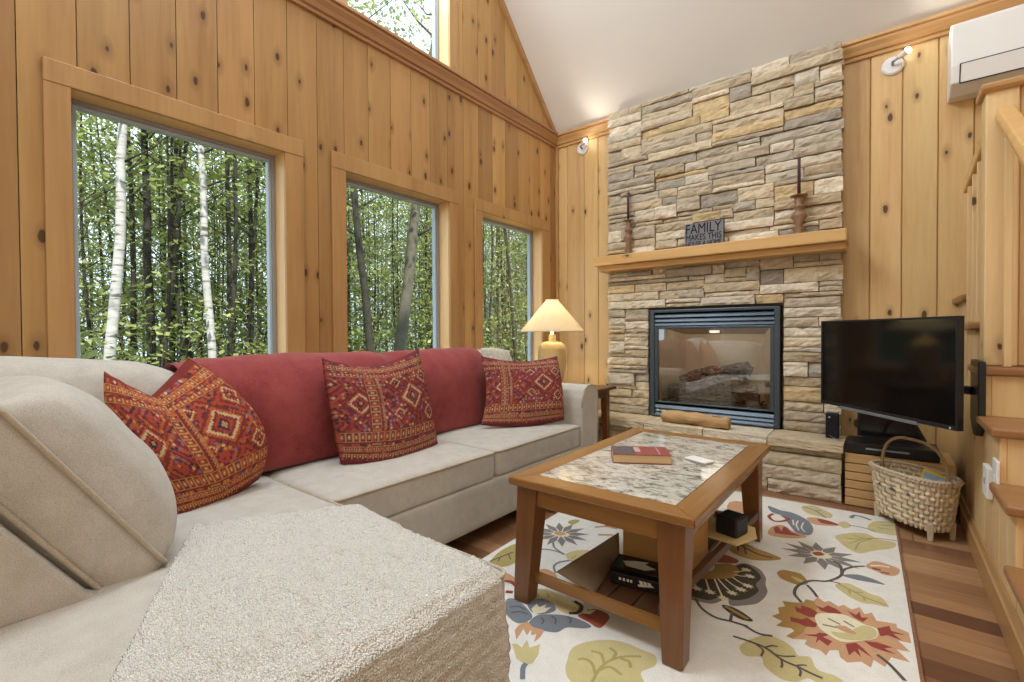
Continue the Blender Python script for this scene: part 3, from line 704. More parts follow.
# candlesticks + candles
def candlestick(x, y, h, rs, label, clabel, ch):
    z = 1.70
    t_ = thing('candlestick', label, 'candlestick', (x, y, z))
    prof = [(0.038*rs, 0), (0.038*rs, 0.010), (0.024*rs, 0.020), (0.015*rs, 0.10*h), (0.028*rs, 0.17*h), (0.012*rs, 0.26*h), (0.022*rs, 0.30*h), (0.014*rs, 0.34*h), (0.034*rs, 0.47*h), (0.030*rs, 0.54*h), (0.010*rs, 0.64*h), (0.026*rs, 0.70*h), (0.026*rs, 0.74*h), (0.011*rs, 0.80*h), (0.020*rs, 0.92*h), (0.016*rs, 0.97*h)]
    mb = MB(); mb.lathe(prof, (x, y, z), 20); mb.build('stem', 'turned', t_, smooth=True)
    mb = MB(); mb.lathe([(0.014*rs, 0.955*h), (0.036*rs, 0.985*h), (0.037*rs, h), (0.016*rs, h)], (x, y, z), 20); mb.build('drip_pan', 'turned', t_, smooth=True)
    c = MB(); c.lathe([(0.0105, 0.0), (0.0095, ch*0.97), (0.004, ch)], (x, y, z+h+0.001), 12)
    cb = c.build('taper_candle', 'purple_wax', None, smooth=True); tag(cb, clabel, 'candle')
    w = MB(); w.tube([(x, y, z+h+ch), (x, y, z+h+ch+0.012)], 0.0015, 5); w.build('wick', 'ink', cb)
candlestick(-1.70, 3.735, 0.300, 1.15, 'slim turned wooden candlestick at the left end of the mantel', 'dark plum taper candle in the left candlestick', 0.235)
candlestick(-0.462, 3.71, 0.272, 1.45, 'stout turned wooden candlestick at the right end of the mantel', 'dark plum taper candle in the right candlestick', 0.255)
# sign
sg = thing('word_sign', 'small grey wooden sign lettered FAMILY MAKES THIS HOUSE A HOME', 'sign', (-1.08, 3.70, 1.70))
mb = MB(); mb.box(-1.215, -0.935, 3.69, 3.715, 1.701, 1.885); mb.build('panel', ['sign_grey'], sg, bevel=0.002)
mb = MB(); mb.box(-1.2155, -1.2151, 3.689, 3.716, 1.701, 1.886); mb.build('edge', 'ink', sg); mb = MB(); mb.box(-0.9349, -0.9343, 3.689, 3.716, 1.701, 1.886); mb.build('edge', 'ink', sg)
def TM(x, z, y=3.6885): return Matrix(((1, 0, 0, x), (0, 0, 1, y-0.0012), (0, 1, 0, z), (0, 0, 0, 1)))
text_mesh('FAMILY', 'lettering', 0.255, 0.072, 0.003, 'ink', sg, TM(-1.205, 1.806))
text_mesh('MAKES THIS', 'lettering', 0.255, 0.046, 0.003, 'ink', sg, TM(-1.205, 1.753))
text_mesh('HOUSE A HOME', 'lettering', 0.255, 0.036, 0.003, 'ink', sg, TM(-1.205, 1.709))

# wall spot lights
def wall_light(x, z, tip, label, en):
    t_ = thing('wall_spotlight', label, 'wall light', (x, BY, z))
    mb = MB(); mb.tube([(x, BY-0.001, z), (x, BY-0.012, z), (x, BY-0.02, z)], [0.058, 0.056, 0.046], 28); mb.build('backplate', 'white_plastic', t_, smooth=False)
    p = Vector((x, BY-0.02, z)); q = Vector(tip); m_ = p+Vector((0, -0.03, 0.006))
    mb = MB(); mb.tube([p, m_, m_+(q-m_)*0.45], 0.008, 8); mb.build('arm', 'silver', t_, smooth=True)
    d = (q-m_).normalized()
    mb = MB(); mb.tube([m_+(q-m_)*0.42, q-d*0.012, q], [0.014, 0.019, 0.020], 16); mb.build('lamp_head', 'white_plastic', t_)
    mb = MB(); mb.tube([q+d*0.001, q+d*0.012, q+d*0.020], [0.018, 0.018, 0.009], 16); mb.build('bulb', 'bulb', t_, smooth=True)
    l = light('spot_beam', 'SPOT', q+d*0.05+Vector((0, -0.06, -0.02)), en, (1.0, 0.92, 0.80), target=q+d*2+Vector((0, -0.9, 0.9)), spot_size=2.6, spot_blend=1.0, shadow_soft_size=0.05)
    l.parent = t_; l.matrix_parent_inverse = Matrix.Translation(-Vector(t_.location))
wall_light(-2.225, 2.775, tuple(atY(585, 141, 3.83)), 'round white wall spotlight in the corner left of the stone chimney', 4.5)
wall_light(0.027, 2.745, tuple(atY(907, 51, 3.82)), 'round white wall spotlight beside the air conditioner', 5)

# air conditioner
ac = thing('air_conditioner', 'white wall-mounted mini-split air conditioner under the ceiling trim', 'air conditioner', (0.7, BY, 2.42))
mb = MB(); mb.prism([(BY-0.001, 2.425), (BY-0.10, 2.425), (BY-0.185, 2.47), (BY-0.205, 2.56), (BY-0.205, 2.79), (BY-0.19, 2.805), (BY-0.001, 2.805)], 0.285, 1.13, 'X'); mb.build('body', 'white_plastic', ac, bevel=0.008)
mb = MB(); mb.prism([(BY-0.186, 2.468), (BY-0.2085, 2.56), (BY-0.2085, 2.562), (BY-0.2065, 2.562), (BY-0.184, 2.468)], 0.33, 1.13, 'X'); mb.build('air_flap', 'white_plastic', ac, bevel=0.001)
mb = MB(); mb.box(0.325, 1.13, BY-0.2092, BY-0.2, 2.563, 2.567)
mb.prism([(BY-0.184, 2.462), (BY-0.1875, 2.466), (BY-0.18, 2.47)], 0.325, 1.13, 'X'); mb.prism([(BY-0.184, 2.464), (BY-0.211, 2.564), (BY-0.205, 2.566), (BY-0.18, 2.466)], 0.322, 0.327, 'X'); mb.build('flap_gap', 'iron_dark', ac)

# ------------------------------------------------------------------ staircase on the right
SX = 0.342
st = thing('staircase', 'pine staircase with oak treads rising beside the television', 'staircase', (0.8, 2.7, 0))
TR = [(1.93, 0.268), (2.235, 0.475), (2.525, 0.685), (2.87, 0.895), (3.16, 1.095), (3.46, 1.25)]
mb = MB()
fronts = [a for a, _ in TR]+[BY-0.002]
yy = 1.93; bounds = []
while yy < BY-0.01:
    nx_ = min(yy+0.155, BY-0.002)
    cuts = sorted({yy, nx_, *[f for f in fronts if yy < f-0.03 < nx_]})
    a = yy; col = rc()
    # height of the tread above this board
    segs = sorted({yy, nx_, *[f+0.02 for f in fronts[:-1] if yy < f+0.02 < nx_]})
    for p, q in zip(segs, segs[1:]):
        hz = max(z for f, z in TR if f+0.02 <= p+1e-6) if any(f+0.02 <= p+1e-6 for f, z in TR) else 0.268
        mb.box(SX, SX+0.02, p, q, 0, hz-0.036, 0, col)
    yy = nx_
mb.build('side_panelling', 'stair_pine', st, bevel=0.004, seg=1, attr=True)
for i, (f, z) in enumerate(TR):
    nf = fronts[i+1]
    mb = MB(); mb.box(SX-0.028, 1.3, f-0.005, (nf+0.03) if i < 5 else nf, z-0.036, z); mb.build('tread', 'stair_tread', st, bevel=0.010, seg=3)
    z0_ = TR[i-1][1] if i else 0
    mb = MB(); mb.box(SX+0.02, 1.3, f+0.02, f+0.04, z0_, z-0.036, 0, rc()); mb.build('riser', 'stair_pine', st, attr=True)
mb = MB(); mb.prism([(SX-0.02, 0), (SX, 0), (SX, 0.13), (SX-0.006, 0.13), (SX-0.014, 0.105), (SX-0.02, 0.10)], 1.93, BY-0.02, 'Y'); tag(mb.build('baseboard_right', 'pine_y', bevel=0.002), kind='structure')
nx0, nx1 = 0.348, 0.455
mb = MB(); mb.box(nx0, nx1, 3.00, 3.12, 0.896, 2.14); mb.build('newel_post', 'stair_pine', st, bevel=0.006, attr=True)
xx = nx1
while xx < 1.25:
    mb = MB(); mb.box(xx+0.001, min(xx+0.14, 1.3), 3.02, 3.06, 0.896, 2.14, 0, rc()); mb.build('partition_board', 'stair_pine', st, bevel=0.006, seg=1, attr=True); xx += 0.14
mb = MB(); mb.prism([(2.988, 2.118), (2.976, 2.132), (2.970, 2.154), (3.14, 2.154), (3.14, 2.118)], nx0-0.018, 1.3, 'X'); mb.build('cap_moulding', 'pine_x', st, bevel=0.008)
mb = MB(); ra, rb = Vector((0.322, 3.31, 1.775)), Vector((0.372, 3.122, 1.965)); w_ = 0.020
mb.add([(c.x+dx, c.y, c.z+dz) for c in (ra, rb) for dx, dz in ((-w_, -0.03), (w_, -0.03), (w_, 0.03), (-w_, 0.03))], [(0, 1, 2, 3), (7, 6, 5, 4), (0, 4, 5, 1), (1, 5, 6, 2), (2, 6, 7, 3), (3, 7, 4, 0)]); mb.build('back_handrail', 'mantel', st, bevel=0.008)
for t_ in (0.12, 0.36, 0.60, 0.84):
    c = ra.lerp(rb, t_); mb = MB(); mb.box(c.x-0.009, c.x+0.009, c.y-0.009, c.y+0.009, 1.096, c.z-0.02); mb.build('baluster', 'stair_pine', st, bevel=0.003, attr=True)
hp = atY(1003, 118, 2.93); hq = Vector((hp[0]+0.012, 2.35, hp[2]-0.62*(2.93-2.35)))
mb = MB(); a = Vector((hp[0]+0.02, 3.0, hp[2]+0.04))
d = (hq-a).normalized(); u = Vector((1, 0, 0)); w = d.cross(u).normalized()*-1
prof = [(-0.032, -0.03), (0.032, -0.03), (0.036, 0.0), (0.026, 0.03), (-0.026, 0.03), (-0.036, 0.0)]
vs = [a+u*p+Vector((0, 0, q)) for p, q in prof]+[hq+u*p+Vector((0, 0, q)) for p, q in prof]
mb.add(vs, [tuple(range(6)), tuple(range(11, 5, -1))]+[(i, (i+1) % 6, (i+1) % 6+6, i+6) for i in range(6)]); mb.build('front_handrail', 'mantel', st, bevel=0.006)
for yb_, zb in ((2.94, 0.896),):
    hz = a.z+(hq.z-a.z)*(3.0-yb_)/(3.0-2.35)
    mb = MB(); mb.box(a.x-0.012, a.x+0.014, yb_-0.013, yb_+0.013, zb, hz-0.015); mb.build('baluster', 'stair_pine', st, bevel=0.003, attr=True)
# switch plates
def plate(y0, y1, z0, z1, th, label, slot):
    t_ = thing('wall_plate', label, 'wall plate', (SX, (y0+y1)/2, z0))
    mb = MB(); mb.box(SX-th, SX-0.001, y0, y1, z0, z1); mb.build('cover', 'white_plastic', t_, bevel=0.004)
    mb = MB(); mb.box(SX-th-0.002, SX-th+0.001, (y0+y1)/2-0.008, (y0+y1)/2+0.008, (z0+z1)/2-0.012, (z0+z1)/2+0.014); mb.build('button', 'grey_vinyl' if slot else 'white_plastic', t_, bevel=0.001)
plate(2.665, 2.775, 0.375, 0.50, 0.020, 'larger white sensor box on the stair side panelling above the basket', True)
plate(2.525, 2.615, 0.415, 0.56, 0.012, 'narrow white outlet plate beside the lowest visible stair tread', False)

# ------------------------------------------------------------------ television, mount, cabinet group
tvl, tvr = Vector((-0.311, 3.448, 0.619)), Vector((0.244, 2.785, 0.619))
tv = thing('television', 'black flat-screen television angled in front of the stairs', 'television', (tvl+tvr)/2, world=False)
tv.rotation_euler = (0, 0, math.atan2(tvr.y-tvl.y, tvr.x-tvl.x))
L = (tvr-tvl).length; hw = L/2
mb = MB(); b = 0.011
mb.box(-hw, hw, 0, 0.012, 0, b+0.008); mb.box(-hw, hw, 0, 0.012, 0.5-b, 0.5); mb.box(-hw, -hw+b, 0, 0.012, b+0.008, 0.5-b); mb.box(hw-b, hw, 0, 0.012, b+0.008, 0.5-b); mb.box(-hw, hw, 0.010, 0.030, 0, 0.5)
mb.build('bezel', 'black', tv, bevel=0.002)
mb = MB(); mb.box(-hw+b, hw-b, 0.004, 0.011, b+0.008, 0.5-b); mb.build('screen', 'black_gloss', tv)
mb = MB(); mb.box(-hw*0.62, hw*0.55, -0.004, 0.008, -0.010, 0.006); mb.build('chin_strip', 'silver', tv, bevel=0.003)
mb = MB(); mb.taper((-0.28, 0.28, 0.03, 0.075), (-0.25, 0.25, 0.03, 0.06), 0.03, 0.36); mb.build('rear_housing', 'black', tv, bevel=0.01)
mb = MB(); mb.box(hw-0.035, hw-0.028, -0.001, 0.002, 0.006, 0.013); mb.build('power_light', 'white_plastic', tv)
mo = thing('tv_wall_mount', 'black metal bracket holding the television to the stair wall', 'tv mount', (SX-0.01, 3.0, 0.6))
mb = MB(); mb.prism([(2.86, 0.92), (3.10, 0.92), (3.10, 0.64), (3.00, 0.58), (2.93, 0.585), (2.86, 0.64)], SX-0.026, SX-0.001, 'X'); mb.build('wall_bracket', 'black', mo, bevel=0.004)
mb = MB(); mb.tube([(SX-0.03, 3.0, 0.78), (0.20, 3.08, 0.78), (0.07, 3.19, 0.80)], 0.020, 8); mb.build('arm', 'black', mo)
cb = thing('media_cabinet', 'low pine cabinet with slatted front under the television', 'cabinet', (0.05, 3.67, 0))
mb = MB(); mb.box(-0.185, 0.30, 3.525, 3.86, 0.0, 0.30); mb.build('body', 'black', cb)
for k in range(6):
    z = 0.004+k*0.0515
    mb = MB(); mb.box(-0.19, 0.305, 3.505, 3.525, z, z+0.046); mb.build('slat', 'cabinet', cb, bevel=0.003)
mb = MB(); mb.box(-0.19, 0.305, 3.51, 3.87, 0.302, 0.318); mb.build('top', 'cabinet', cb, bevel=0.002)
pl = thing('disc_player', 'flat black disc player on the slatted cabinet', 'disc player', (0.03, 3.65, 0.318))
mb = MB(); mb.box(-0.185, 0.24, 3.505, 3.74, 0.326, 0.385); mb.build('case', 'black', pl, bevel=0.003)
mb = MB(); mb.box(-0.09, 0.11, 3.500, 3.506, 0.352, 0.362); mb.build('silver_strip', 'silver', pl, bevel=0.001)
for x in (-0.15, 0.18):
    mb = MB(); mb.lathe([(0.011, 0), (0.011, 0.008)], (x, 3.56, 0.3182), 12); mb.build('foot', 'black', pl)
mb = MB(); mb.lathe([(0.010, 0), (0.010, 0.006)], (0, 0, 0), 16); k = mb.build('knob', 'iron', pl); k.matrix_world = Matrix.Translation((-0.14, 3.504, 0.355)) @ Matrix.Rotation(math.pi/2, 4, 'X'); k.matrix_parent_inverse = Matrix.Translation(-Vector(pl.location))
sp = thing('centre_speaker', 'glossy black slant-ended speaker behind the disc player', 'speaker', (0.06, 3.8, 0.318))
mb = MB(); mb.prism([(-0.14, 0.3862), (0.20, 0.3862), (0.13, 0.535), (-0.14, 0.535)], 3.745, 3.80, 'Y'); mb.box(-0.12, 0.18, 3.745, 3.79, 0.3185, 0.388); mb.build('body', 'black', sp, bevel=0.005)
mb = MB(); mb.prism([(-0.125, 0.40), (0.17, 0.40), (0.12, 0.522), (-0.125, 0.522)], 3.741, 3.746, 'Y'); mb.build('front_panel', 'black_gloss', sp, bevel=0.002)
ss = thing('small_speaker', 'small black box speaker standing on the right end of the hearth', 'speaker', (-0.27, 3.66, 0.37))
mb = MB(); mb.box(-0.302, -0.232, 3.64, 3.715, 0.3715, 0.525); mb.build('case', 'black_soft', ss, bevel=0.006)
mb = MB(); mb.box(-0.285, -0.277, 3.637, 3.641, 0.502, 0.510); mb.build('badge', 'white_plastic', ss)
mb = MB(); mb.tube([(-0.28, 3.637, 0.39), (-0.25, 3.622, 0.374), (-0.22, 3.60, 0.373), (-0.205, 3.58, 0.373)], 0.003, 6); mb.build('cable', 'silver', ss, smooth=True)

# ------------------------------------------------------------------ basket with magazine
bk = thing('wicker_basket', 'oval woven splint basket with a hoop handle on the floor below the television', 'basket', (0.12, 3.31, 0))
BA = math.radians(-47); bc = Vector((0.118, 3.300, 0)); la, lb = 0.205, 0.115
def bpt(an, k, z, off=0.0):
    x = (la*k+off)*math.copysign(abs(math.cos(an))**0.75, math.cos(an)); y = (lb*k+off)*math.copysign(abs(math.sin(an))**0.75, math.sin(an))
    return Vector((bc.x+x*math.cos(BA)-y*math.sin(BA), bc.y+x*math.sin(BA)+y*math.cos(BA), z))
splint = wood('basket_splint', srgb(220, 204, 174), srgb(184, 164, 130), 'Z', 'rnd', 0.0, 0.7, 0.2, 0.3)
M['splint'] = splint
NS = 40; seg = NS*2
mb = MB()
rows = 10
for r_ in range(rows):
    z0_ = 0.055+r_*0.0245; k = 0.86+0.14*(r_/(rows-1))
    P0, P1 = [], []
    for s_ in range(seg*2+1):
        an = 2*math.pi*s_/(seg*2); w = math.sin(an*NS/2+math.pi*r_)*0.0048
        P0.append(tuple(bpt(an, k, z0_, w))); P1.append(tuple(bpt(an, k+0.012, z0_+0.0225, w)))
    mb.grid([P0, P1], 0, False, rc())
w = mb.build('weave', 'splint', bk, attr=True, smooth=True); s_ = w.modifiers.new('solid', 'SOLIDIFY'); s_.thickness = 0.003
mb = MB()
for i in range(NS):
    an = 2*math.pi*(i+0.5)/NS; da = 0.045
    P = []
    for j in range(7):
        z = 0.05+j*0.043; k = 0.86+0.14*((z-0.055)/0.22); P.append([tuple(bpt(an-da, k, z)), tuple(bpt(an+da, k, z))])
    mb.grid(P, 0, False, rc())
w = mb.build('stave', 'splint', bk, attr=True); s_ = w.modifiers.new('solid', 'SOLIDIFY'); s_.thickness = 0.003; w.name = 'upright_staves'
mb = MB(); mb.tube([bpt(2*math.pi*i/60, 1.01, 0.305) for i in range(61)], 0.009, 8); mb.tube([bpt(2*math.pi*i/60, 1.03, 0.290) for i in range(61)], 0.006, 6)
mb.build('rim', 'splint', bk, smooth=True)
mb = MB()
for i in range(56):
    an = 2*math.pi*i/56; mb.tube([bpt(an, 1.0, 0.318, 0.0), bpt(an+0.05, 1.0, 0.30, 0.014), bpt(an+0.1, 1.0, 0.28, 0.002)], 0.003, 5)
mb.build('lashing', 'splint', bk)
mb = MB(); hpnts = []
ea, eb = bpt(math.pi, 0.93, 0.27), bpt(0, 0.93, 0.27)
for i in range(25):
    an = math.pi*i/24; c = (ea+eb)/2
    hpnts.append(c+(ea-c)*math.copysign(abs(math.cos(an))**0.7, math.cos(an))+Vector((0, 0, 0.205*math.sin(an)**0.75)))
mb.tube(hpnts, 0.008, 8); mb.build('handle', wood('basket_hoop', srgb(176, 148, 108), srgb(136, 108, 74), 'Z', None), bk, smooth=True)
for an in (math.pi*0.80, math.pi*1.20, -0.55, 0.55):
    p = bpt(an, 0.86, 0); mb = MB(); mb.taper((p.x-0.011, p.x+0.011, p.y-0.008, p.y+0.008), (p.x-0.014, p.x+0.014, p.y-0.01, p.y+0.01), 0.0, 0.09); mb.build('leg', 'splint', bk, bevel=0.003)
mb = MB(); mb.add([bpt(2*math.pi*i/40, 0.855, 0.056) for i in range(40)], [tuple(range(40))]); mb.build('bottom', 'splint', bk)
M['painted'] = plain('painted_blue', srgb(70, 84, 100), 0.8)
for an in (-1.95, -1.62, -1.28):   # painted marks on the wide band
    mb = MB()
    p = bpt(an, 0.955, 0.212, 0.0085); q = bpt(an+0.10, 0.955, 0.209, 0.0085); mb.tube([p, (p+q)/2+Vector((0, 0, 0.006)), q], [0.002, 0.006, 0.002], 6); mb.build('painted_mark', 'painted', bk)
mg = thing('magazine', 'yellow and blue magazine sticking out of the basket', 'magazine', bc+Vector((0.01, -0.01, 0.06)), world=False)
mg.rotation_euler = (math.radians(-20), math.radians(12), math.radians(-30))
mb = MB(); mb.box(-0.06, 0.06, -0.004, 0.004, 0.02, 0.265); mb.build('cover', 'yellow', mg, bevel=0.001)
mb = MB(); mb.box(-0.048, 0.048, -0.0055, 0.0055, 0.03, 0.250); mb.build('cover_picture', 'blue', mg)

# ------------------------------------------------------------------ coffee table
TX0, TX1, TY0, TY1, TH = -1.168, -0.447, 1.447, 2.655, 0.49
tb = thing('coffee_table', 'cherry-wood coffee table with a speckled stone inlay top', 'coffee table', ((TX0+TX1)/2, (TY0+TY1)/2, 0.012))
fw = 0.088
for side in range(4):
    mb = MB(); z0_, z1_ = TH-0.032, TH
    o4 = [(TX0, TY0), (TX1, TY0), (TX1, TY1), (TX0, TY1)]; i4 = [(TX0+fw, TY0+fw), (TX1-fw, TY0+fw), (TX1-fw, TY1-fw), (TX0+fw, TY1-fw)]
    a, b = side, (side+1) % 4
    mb.prism([o4[a], o4[b], i4[b], i4[a]], z0_, z1_, 'Z')
    mb.build('top_rail', 'cherry_x' if side in (0, 2) else 'cherry_y', tb, bevel=0.006)
mb = MB(); mb.box(TX0+fw, TX1-fw, TY0+fw, TY1-fw, TH-0.03, TH-0.001); mb.build('stone_inlay', 'granite', tb)
lx0, lx1, ly0, ly1 = TX0+0.03, TX1-0.035, TY0+0.02, TY1-0.03
mb = MB(); ah0, ah1 = 0.385, TH-0.033
mb.box(lx0+0.08, lx1-0.08, ly0+0.012, ly0+0.032, ah0, ah1); mb.build('apron', 'cherry_x', tb, bevel=0.002)
mb = MB(); mb.box(lx0+0.08, lx1-0.08, ly1-0.032, ly1-0.012, ah0, ah1); mb.build('apron', 'cherry_x', tb, bevel=0.002)
for xa in (lx0+0.012, lx1-0.032):
    mb = MB(); mb.box(xa, xa+0.02, ly0+0.08, ly1-0.08, ah0, ah1); mb.build('apron', 'cherry_y', tb, bevel=0.002)
for sx in (0, 1):
    for sy in (0, 1):
        mb = MB(); wt, wb = 0.092, 0.066
        X_ = (lx0, lx0+wt, lx0, lx0+wb) if sx == 0 else (lx1-wt, lx1, lx1-wb, lx1)
        Y_ = (ly0, ly0+wt, ly0, ly0+wb) if sy == 0 else (ly1-wt, ly1, ly1-wb, ly1)
        fl_ = -0.026 if sy == 0 else 0.016
        mb.taper((X_[2], X_[3], Y_[2]+fl_, Y_[3]+fl_), (X_[0], X_[1], Y_[0], Y_[1]), 0.0135, TH-0.033); mb.build('leg', 'cherry', tb, bevel=0.004)
for (a, b, c, d) in ((lx0+0.06, lx1-0.06, ly0+0.018, ly0+0.042), (lx0+0.06, lx1-0.06, ly1-0.042, ly1-0.018)):
    mb = MB(); mb.box(a, b, c, d, 0.082, 0.120); mb.build('stretcher', 'cherry_x' if b-a > 0.1 else 'dark_wood', tb, bevel=0.003)
mb = MB(); mb.prism([(-0.580, ly0+0.03), (-0.556, ly0+0.03), (-0.486, ly1-0.05), (-0.510, ly1-0.05)], 0.132, 0.168, 'Z'); mb.build('stretcher', 'dark_wood', tb, bevel=0.003)
mb = MB()
for k in range(3): mb.box(-0.86+k*0.09, -0.775+k*0.09, ly0+0.043, ly1-0.043, 0.092, 0.112)
mb.build('shelf', 'dark_wood', tb, bevel=0.002)
cr = thing('wooden_crate', 'open wooden crate on the lower shelf of the coffee table', 'crate', (-0.7, 1.8, 0.113))
mb = MB(); q0, q1, q2, q3 = (-0.872, 1.814, 0.1135), (-0.815, 1.50, 0.1135), (-0.972, 1.495, 0.148), (-0.874, 1.814, 0.218)
A_, B_, C_, D_ = (Vector(q) for q in (q0, q1, q2, q3))
mb.grid([[tuple(A_.lerp(B_, a/12).lerp(D_.lerp(C_, a/12), b/8)) for a in range(13)] for b in range(9)]); o = mb.build('open_flap', 'flap', cr, smooth=True); m_ = o.modifiers.new('solid', 'SOLIDIFY'); m_.thickness = 0.005
mb = MB(); mb.box(-0.853, -0.590, 1.815, 2.09, 0.113, 0.36); mb.build('box', 'crate', cr, bevel=0.003)
mb = MB(); mb.tube([(-0.5895, 1.95, 0.27), (-0.586, 1.95, 0.27)], 0.012, 10); mb.build('knot', 'dark_wood', cr)
gb = thing('game_tin', 'small black game box with white markings inside the crate', 'box', (-0.725, 1.68, 0.113), world=False)
gb.rotation_euler = (0, 0, math.radians(9))
mb = MB(); mb.box(-0.09, 0.09, -0.055, 0.055, 0, 0.045); mb.build('base', 'black', gb, bevel=0.004)
mb = MB(); mb.box(-0.092, 0.092, -0.057, 0.057, 0.046, 0.066); mb.build('lid', 'black_gloss', gb, bevel=0.003)
mb = MB(); mb.prism([(-0.04, -0.03), (0.03, -0.035), (0.065, -0.01), (0.02, 0.01), (0.03, 0.03), (-0.02, 0.02), (-0.06, 0.0)], 0.0665, 0.0672, 'Z'); mb.build('lid_artwork', 'lid_grey', gb)
mb = MB()
for x in (0.02, 0.035, 0.05): mb.prism([(x, 0.02), (x+0.012, 0.02), (x+0.006, 0.035), (x-0.006, 0.035)], -0.0556, -0.0552, 'Y')
for x in (-0.06, -0.045, -0.03, -0.018): mb.prism([(x, 0.02), (x+0.008, 0.02), (x+0.008, 0.03), (x, 0.03)], -0.0556, -0.0552, 'Y')
mb.prism([(0.012, 0.012), (0.07, 0.022), (0.06, 0.028), (0.01, 0.02)], -0.0556, -0.0552, 'Y'); mb.build('printed_marks', 'white_plastic', gb)
bd = MB(); bd.prism([(-0.593, 2.110), (-0.478, 2.091), (-0.426, 2.215), (-0.455, 2.325), (-0.766, 2.345), (-0.80, 2.20)], 0.169, 0.179, 'Z'); o = bd.build('fibreboard_sheet', 'board', None, bevel=0.002); tag(o, 'pale board sticking out of the right side of the coffee table shelf', 'board')
cu = thing('clock_radio', 'black cube-shaped radio on the pale board under the table', 'radio', (-0.522, 2.197, 0.179), world=False); cu.rotation_euler = (0, 0, math.radians(-14))
mb = MB(); mb.box(-0.048, 0.048, -0.052, 0.052, 0.0005, 0.082); mb.build('case', 'black', cu, bevel=0.008)
mb = MB(); mb.box(-0.036, 0.036, -0.04, 0.04, 0.082, 0.0825); mb.build('top_grille', 'black_soft', cu)
# book and phone
bo = thing('hardback_book', 'thick hardback book with a red and grey cover on the coffee table', 'book', (-0.862, 2.02, TH), world=False)
cen = [atZ(613, 463, TH), atZ(672, 465, TH), atZ(666, 448, TH+0.04), atZ(618, 444.5, TH+0.04)]
dv = cen[1]-cen[0]; bo.rotation_euler = (0, 0, math.atan2(dv[1], dv[0])); bl = math.hypot(dv[0], dv[1])
bo.location = (cen[0][0], cen[0][1], TH)
bd_ = 0.155
mb = MB(); mb.box(0.004, bl-0.003, 0.003, bd_-0.004, 0.004, 0.036); mb.build('pages', 'page', bo)
mb = MB(); mb.box(0, bl, 0, bd_, 0.0005, 0.004); mb.box(0, bl, bd_-0.003, bd_, 0.004, 0.036); mb.box(0, bl, 0, bd_, 0.036, 0.040); mb.build('cover', 'book_red', bo, bevel=0.001)
mb = MB(); mb.box(0.004, bl*0.40, 0.004, bd_-0.006, 0.0401, 0.0405); mb.build('cover_photo', 'book_grey', bo)
mb = MB(); mb.box(bl*0.40, bl*0.5, 0.05, bd_-0.02, 0.0401, 0.0405); mb.box(bl*0.80, bl*0.82, 0.01, bd_-0.01, 0.0401, 0.0405); mb.build('cover_panel', 'book_cream', bo)
ph = thing('remote_control', 'small white phone-like remote lying on the stone table top', 'remote', (-0.64, 2.14, TH), world=False)
pc = [atZ(684, 459.5, TH), atZ(705, 465.5, TH), atZ(693, 455.5, TH)]
dv = pc[1]-pc[0]; ph.rotation_euler = (0, 0, math.atan2(dv[1], dv[0])); ph.location = (pc[0][0], pc[0][1], TH); pL = math.hypot(*dv[:2])
mb = MB(); mb.box(0, pL, 0, 0.062, 0.0005, 0.012); mb.build('body', 'white_plastic', ph, bevel=0.004)
mb = MB(); mb.box(-0.0005, pL+0.0005, -0.0005, 0.0625, 0.004, 0.007); mb.build('side_band', 'grey_vinyl', ph, bevel=0.001)

# ------------------------------------------------------------------ end table and lamp
et = thing('end_table', 'dark wooden end table between the sofa arm and the hearth', 'side table', (-1.97, 3.22, 0))
mb = MB(); mb.box(-2.28, -1.665, 2.995, 3.44, 0.612, 0.636); mb.build('tabletop', 'dark_wood', et, bevel=0.004)
mb = MB(); mb.box(-2.24, -1.71, 3.04, 3.40, 0.555, 0.611); mb.build('apron', 'dark_wood', et, bevel=0.002)
for x in (-2.24, -1.705):
    for y_ in (3.035, 3.395):
        mb = MB(); s = -1 if x > -2 else 1; q = -1 if y_ > 3.2 else 1
        bx = sorted((x, x+s*0.035)); tx = sorted((x, x+s*0.055)); by = sorted((y_, y_+q*0.035)); ty = sorted((y_, y_+q*0.055))
        mb.taper((*bx, *by), (*tx, *ty), 0, 0.611); mb.build('leg', 'cherry', et, bevel=0.003)
lx, ly = -2.115, 3.20
lp = thing('table_lamp', 'cream ceramic jar lamp with a lit cone shade in the corner', 'lamp', (lx, ly, 0.637))
zb = 0.637
mb = MB(); mb.lathe([(0.075, 0), (0.082, 0.008), (0.085, 0.03), (0.108, 0.14), (0.116, 0.22), (0.114, 0.28), (0.100, 0.325), (0.075, 0.345), (0.045, 0.352), (0.028, 0.356), (0.028, 0.40), (0.02, 0.41)], (lx, ly, zb), 36); mb.build('lamp_base', 'ceramic', lp, smooth=True)
mb = MB(); mb.lathe([(0.257, 1.068), (0.253, 1.077), (0.052, 1.318), (0.054, 1.326)], (lx, ly, 0), 48, 0, False); s = mb.build('lamp_shade', 'shade', lp, smooth=True); sm = s.modifiers.new('solid', 'SOLIDIFY'); sm.thickness = 0.002
mb = MB(); mb.lathe([(0.012, 1.04), (0.012, 1.10), (0.02, 1.12), (0.03, 1.16), (0.022, 1.195), (0.004, 1.205)], (lx, ly, 0), 16); mb.build('bulb', emit('warm_bulb', (1.0, 0.82, 0.55), 3.0), lp, smooth=True)
l = light('lamp_glow', 'POINT', (lx, ly, 1.235), 10, (1.0, 0.88, 0.66), shadow_soft_size=0.03); l.parent = lp; l.matrix_parent_inverse = Matrix.Translation(-Vector(lp.location))

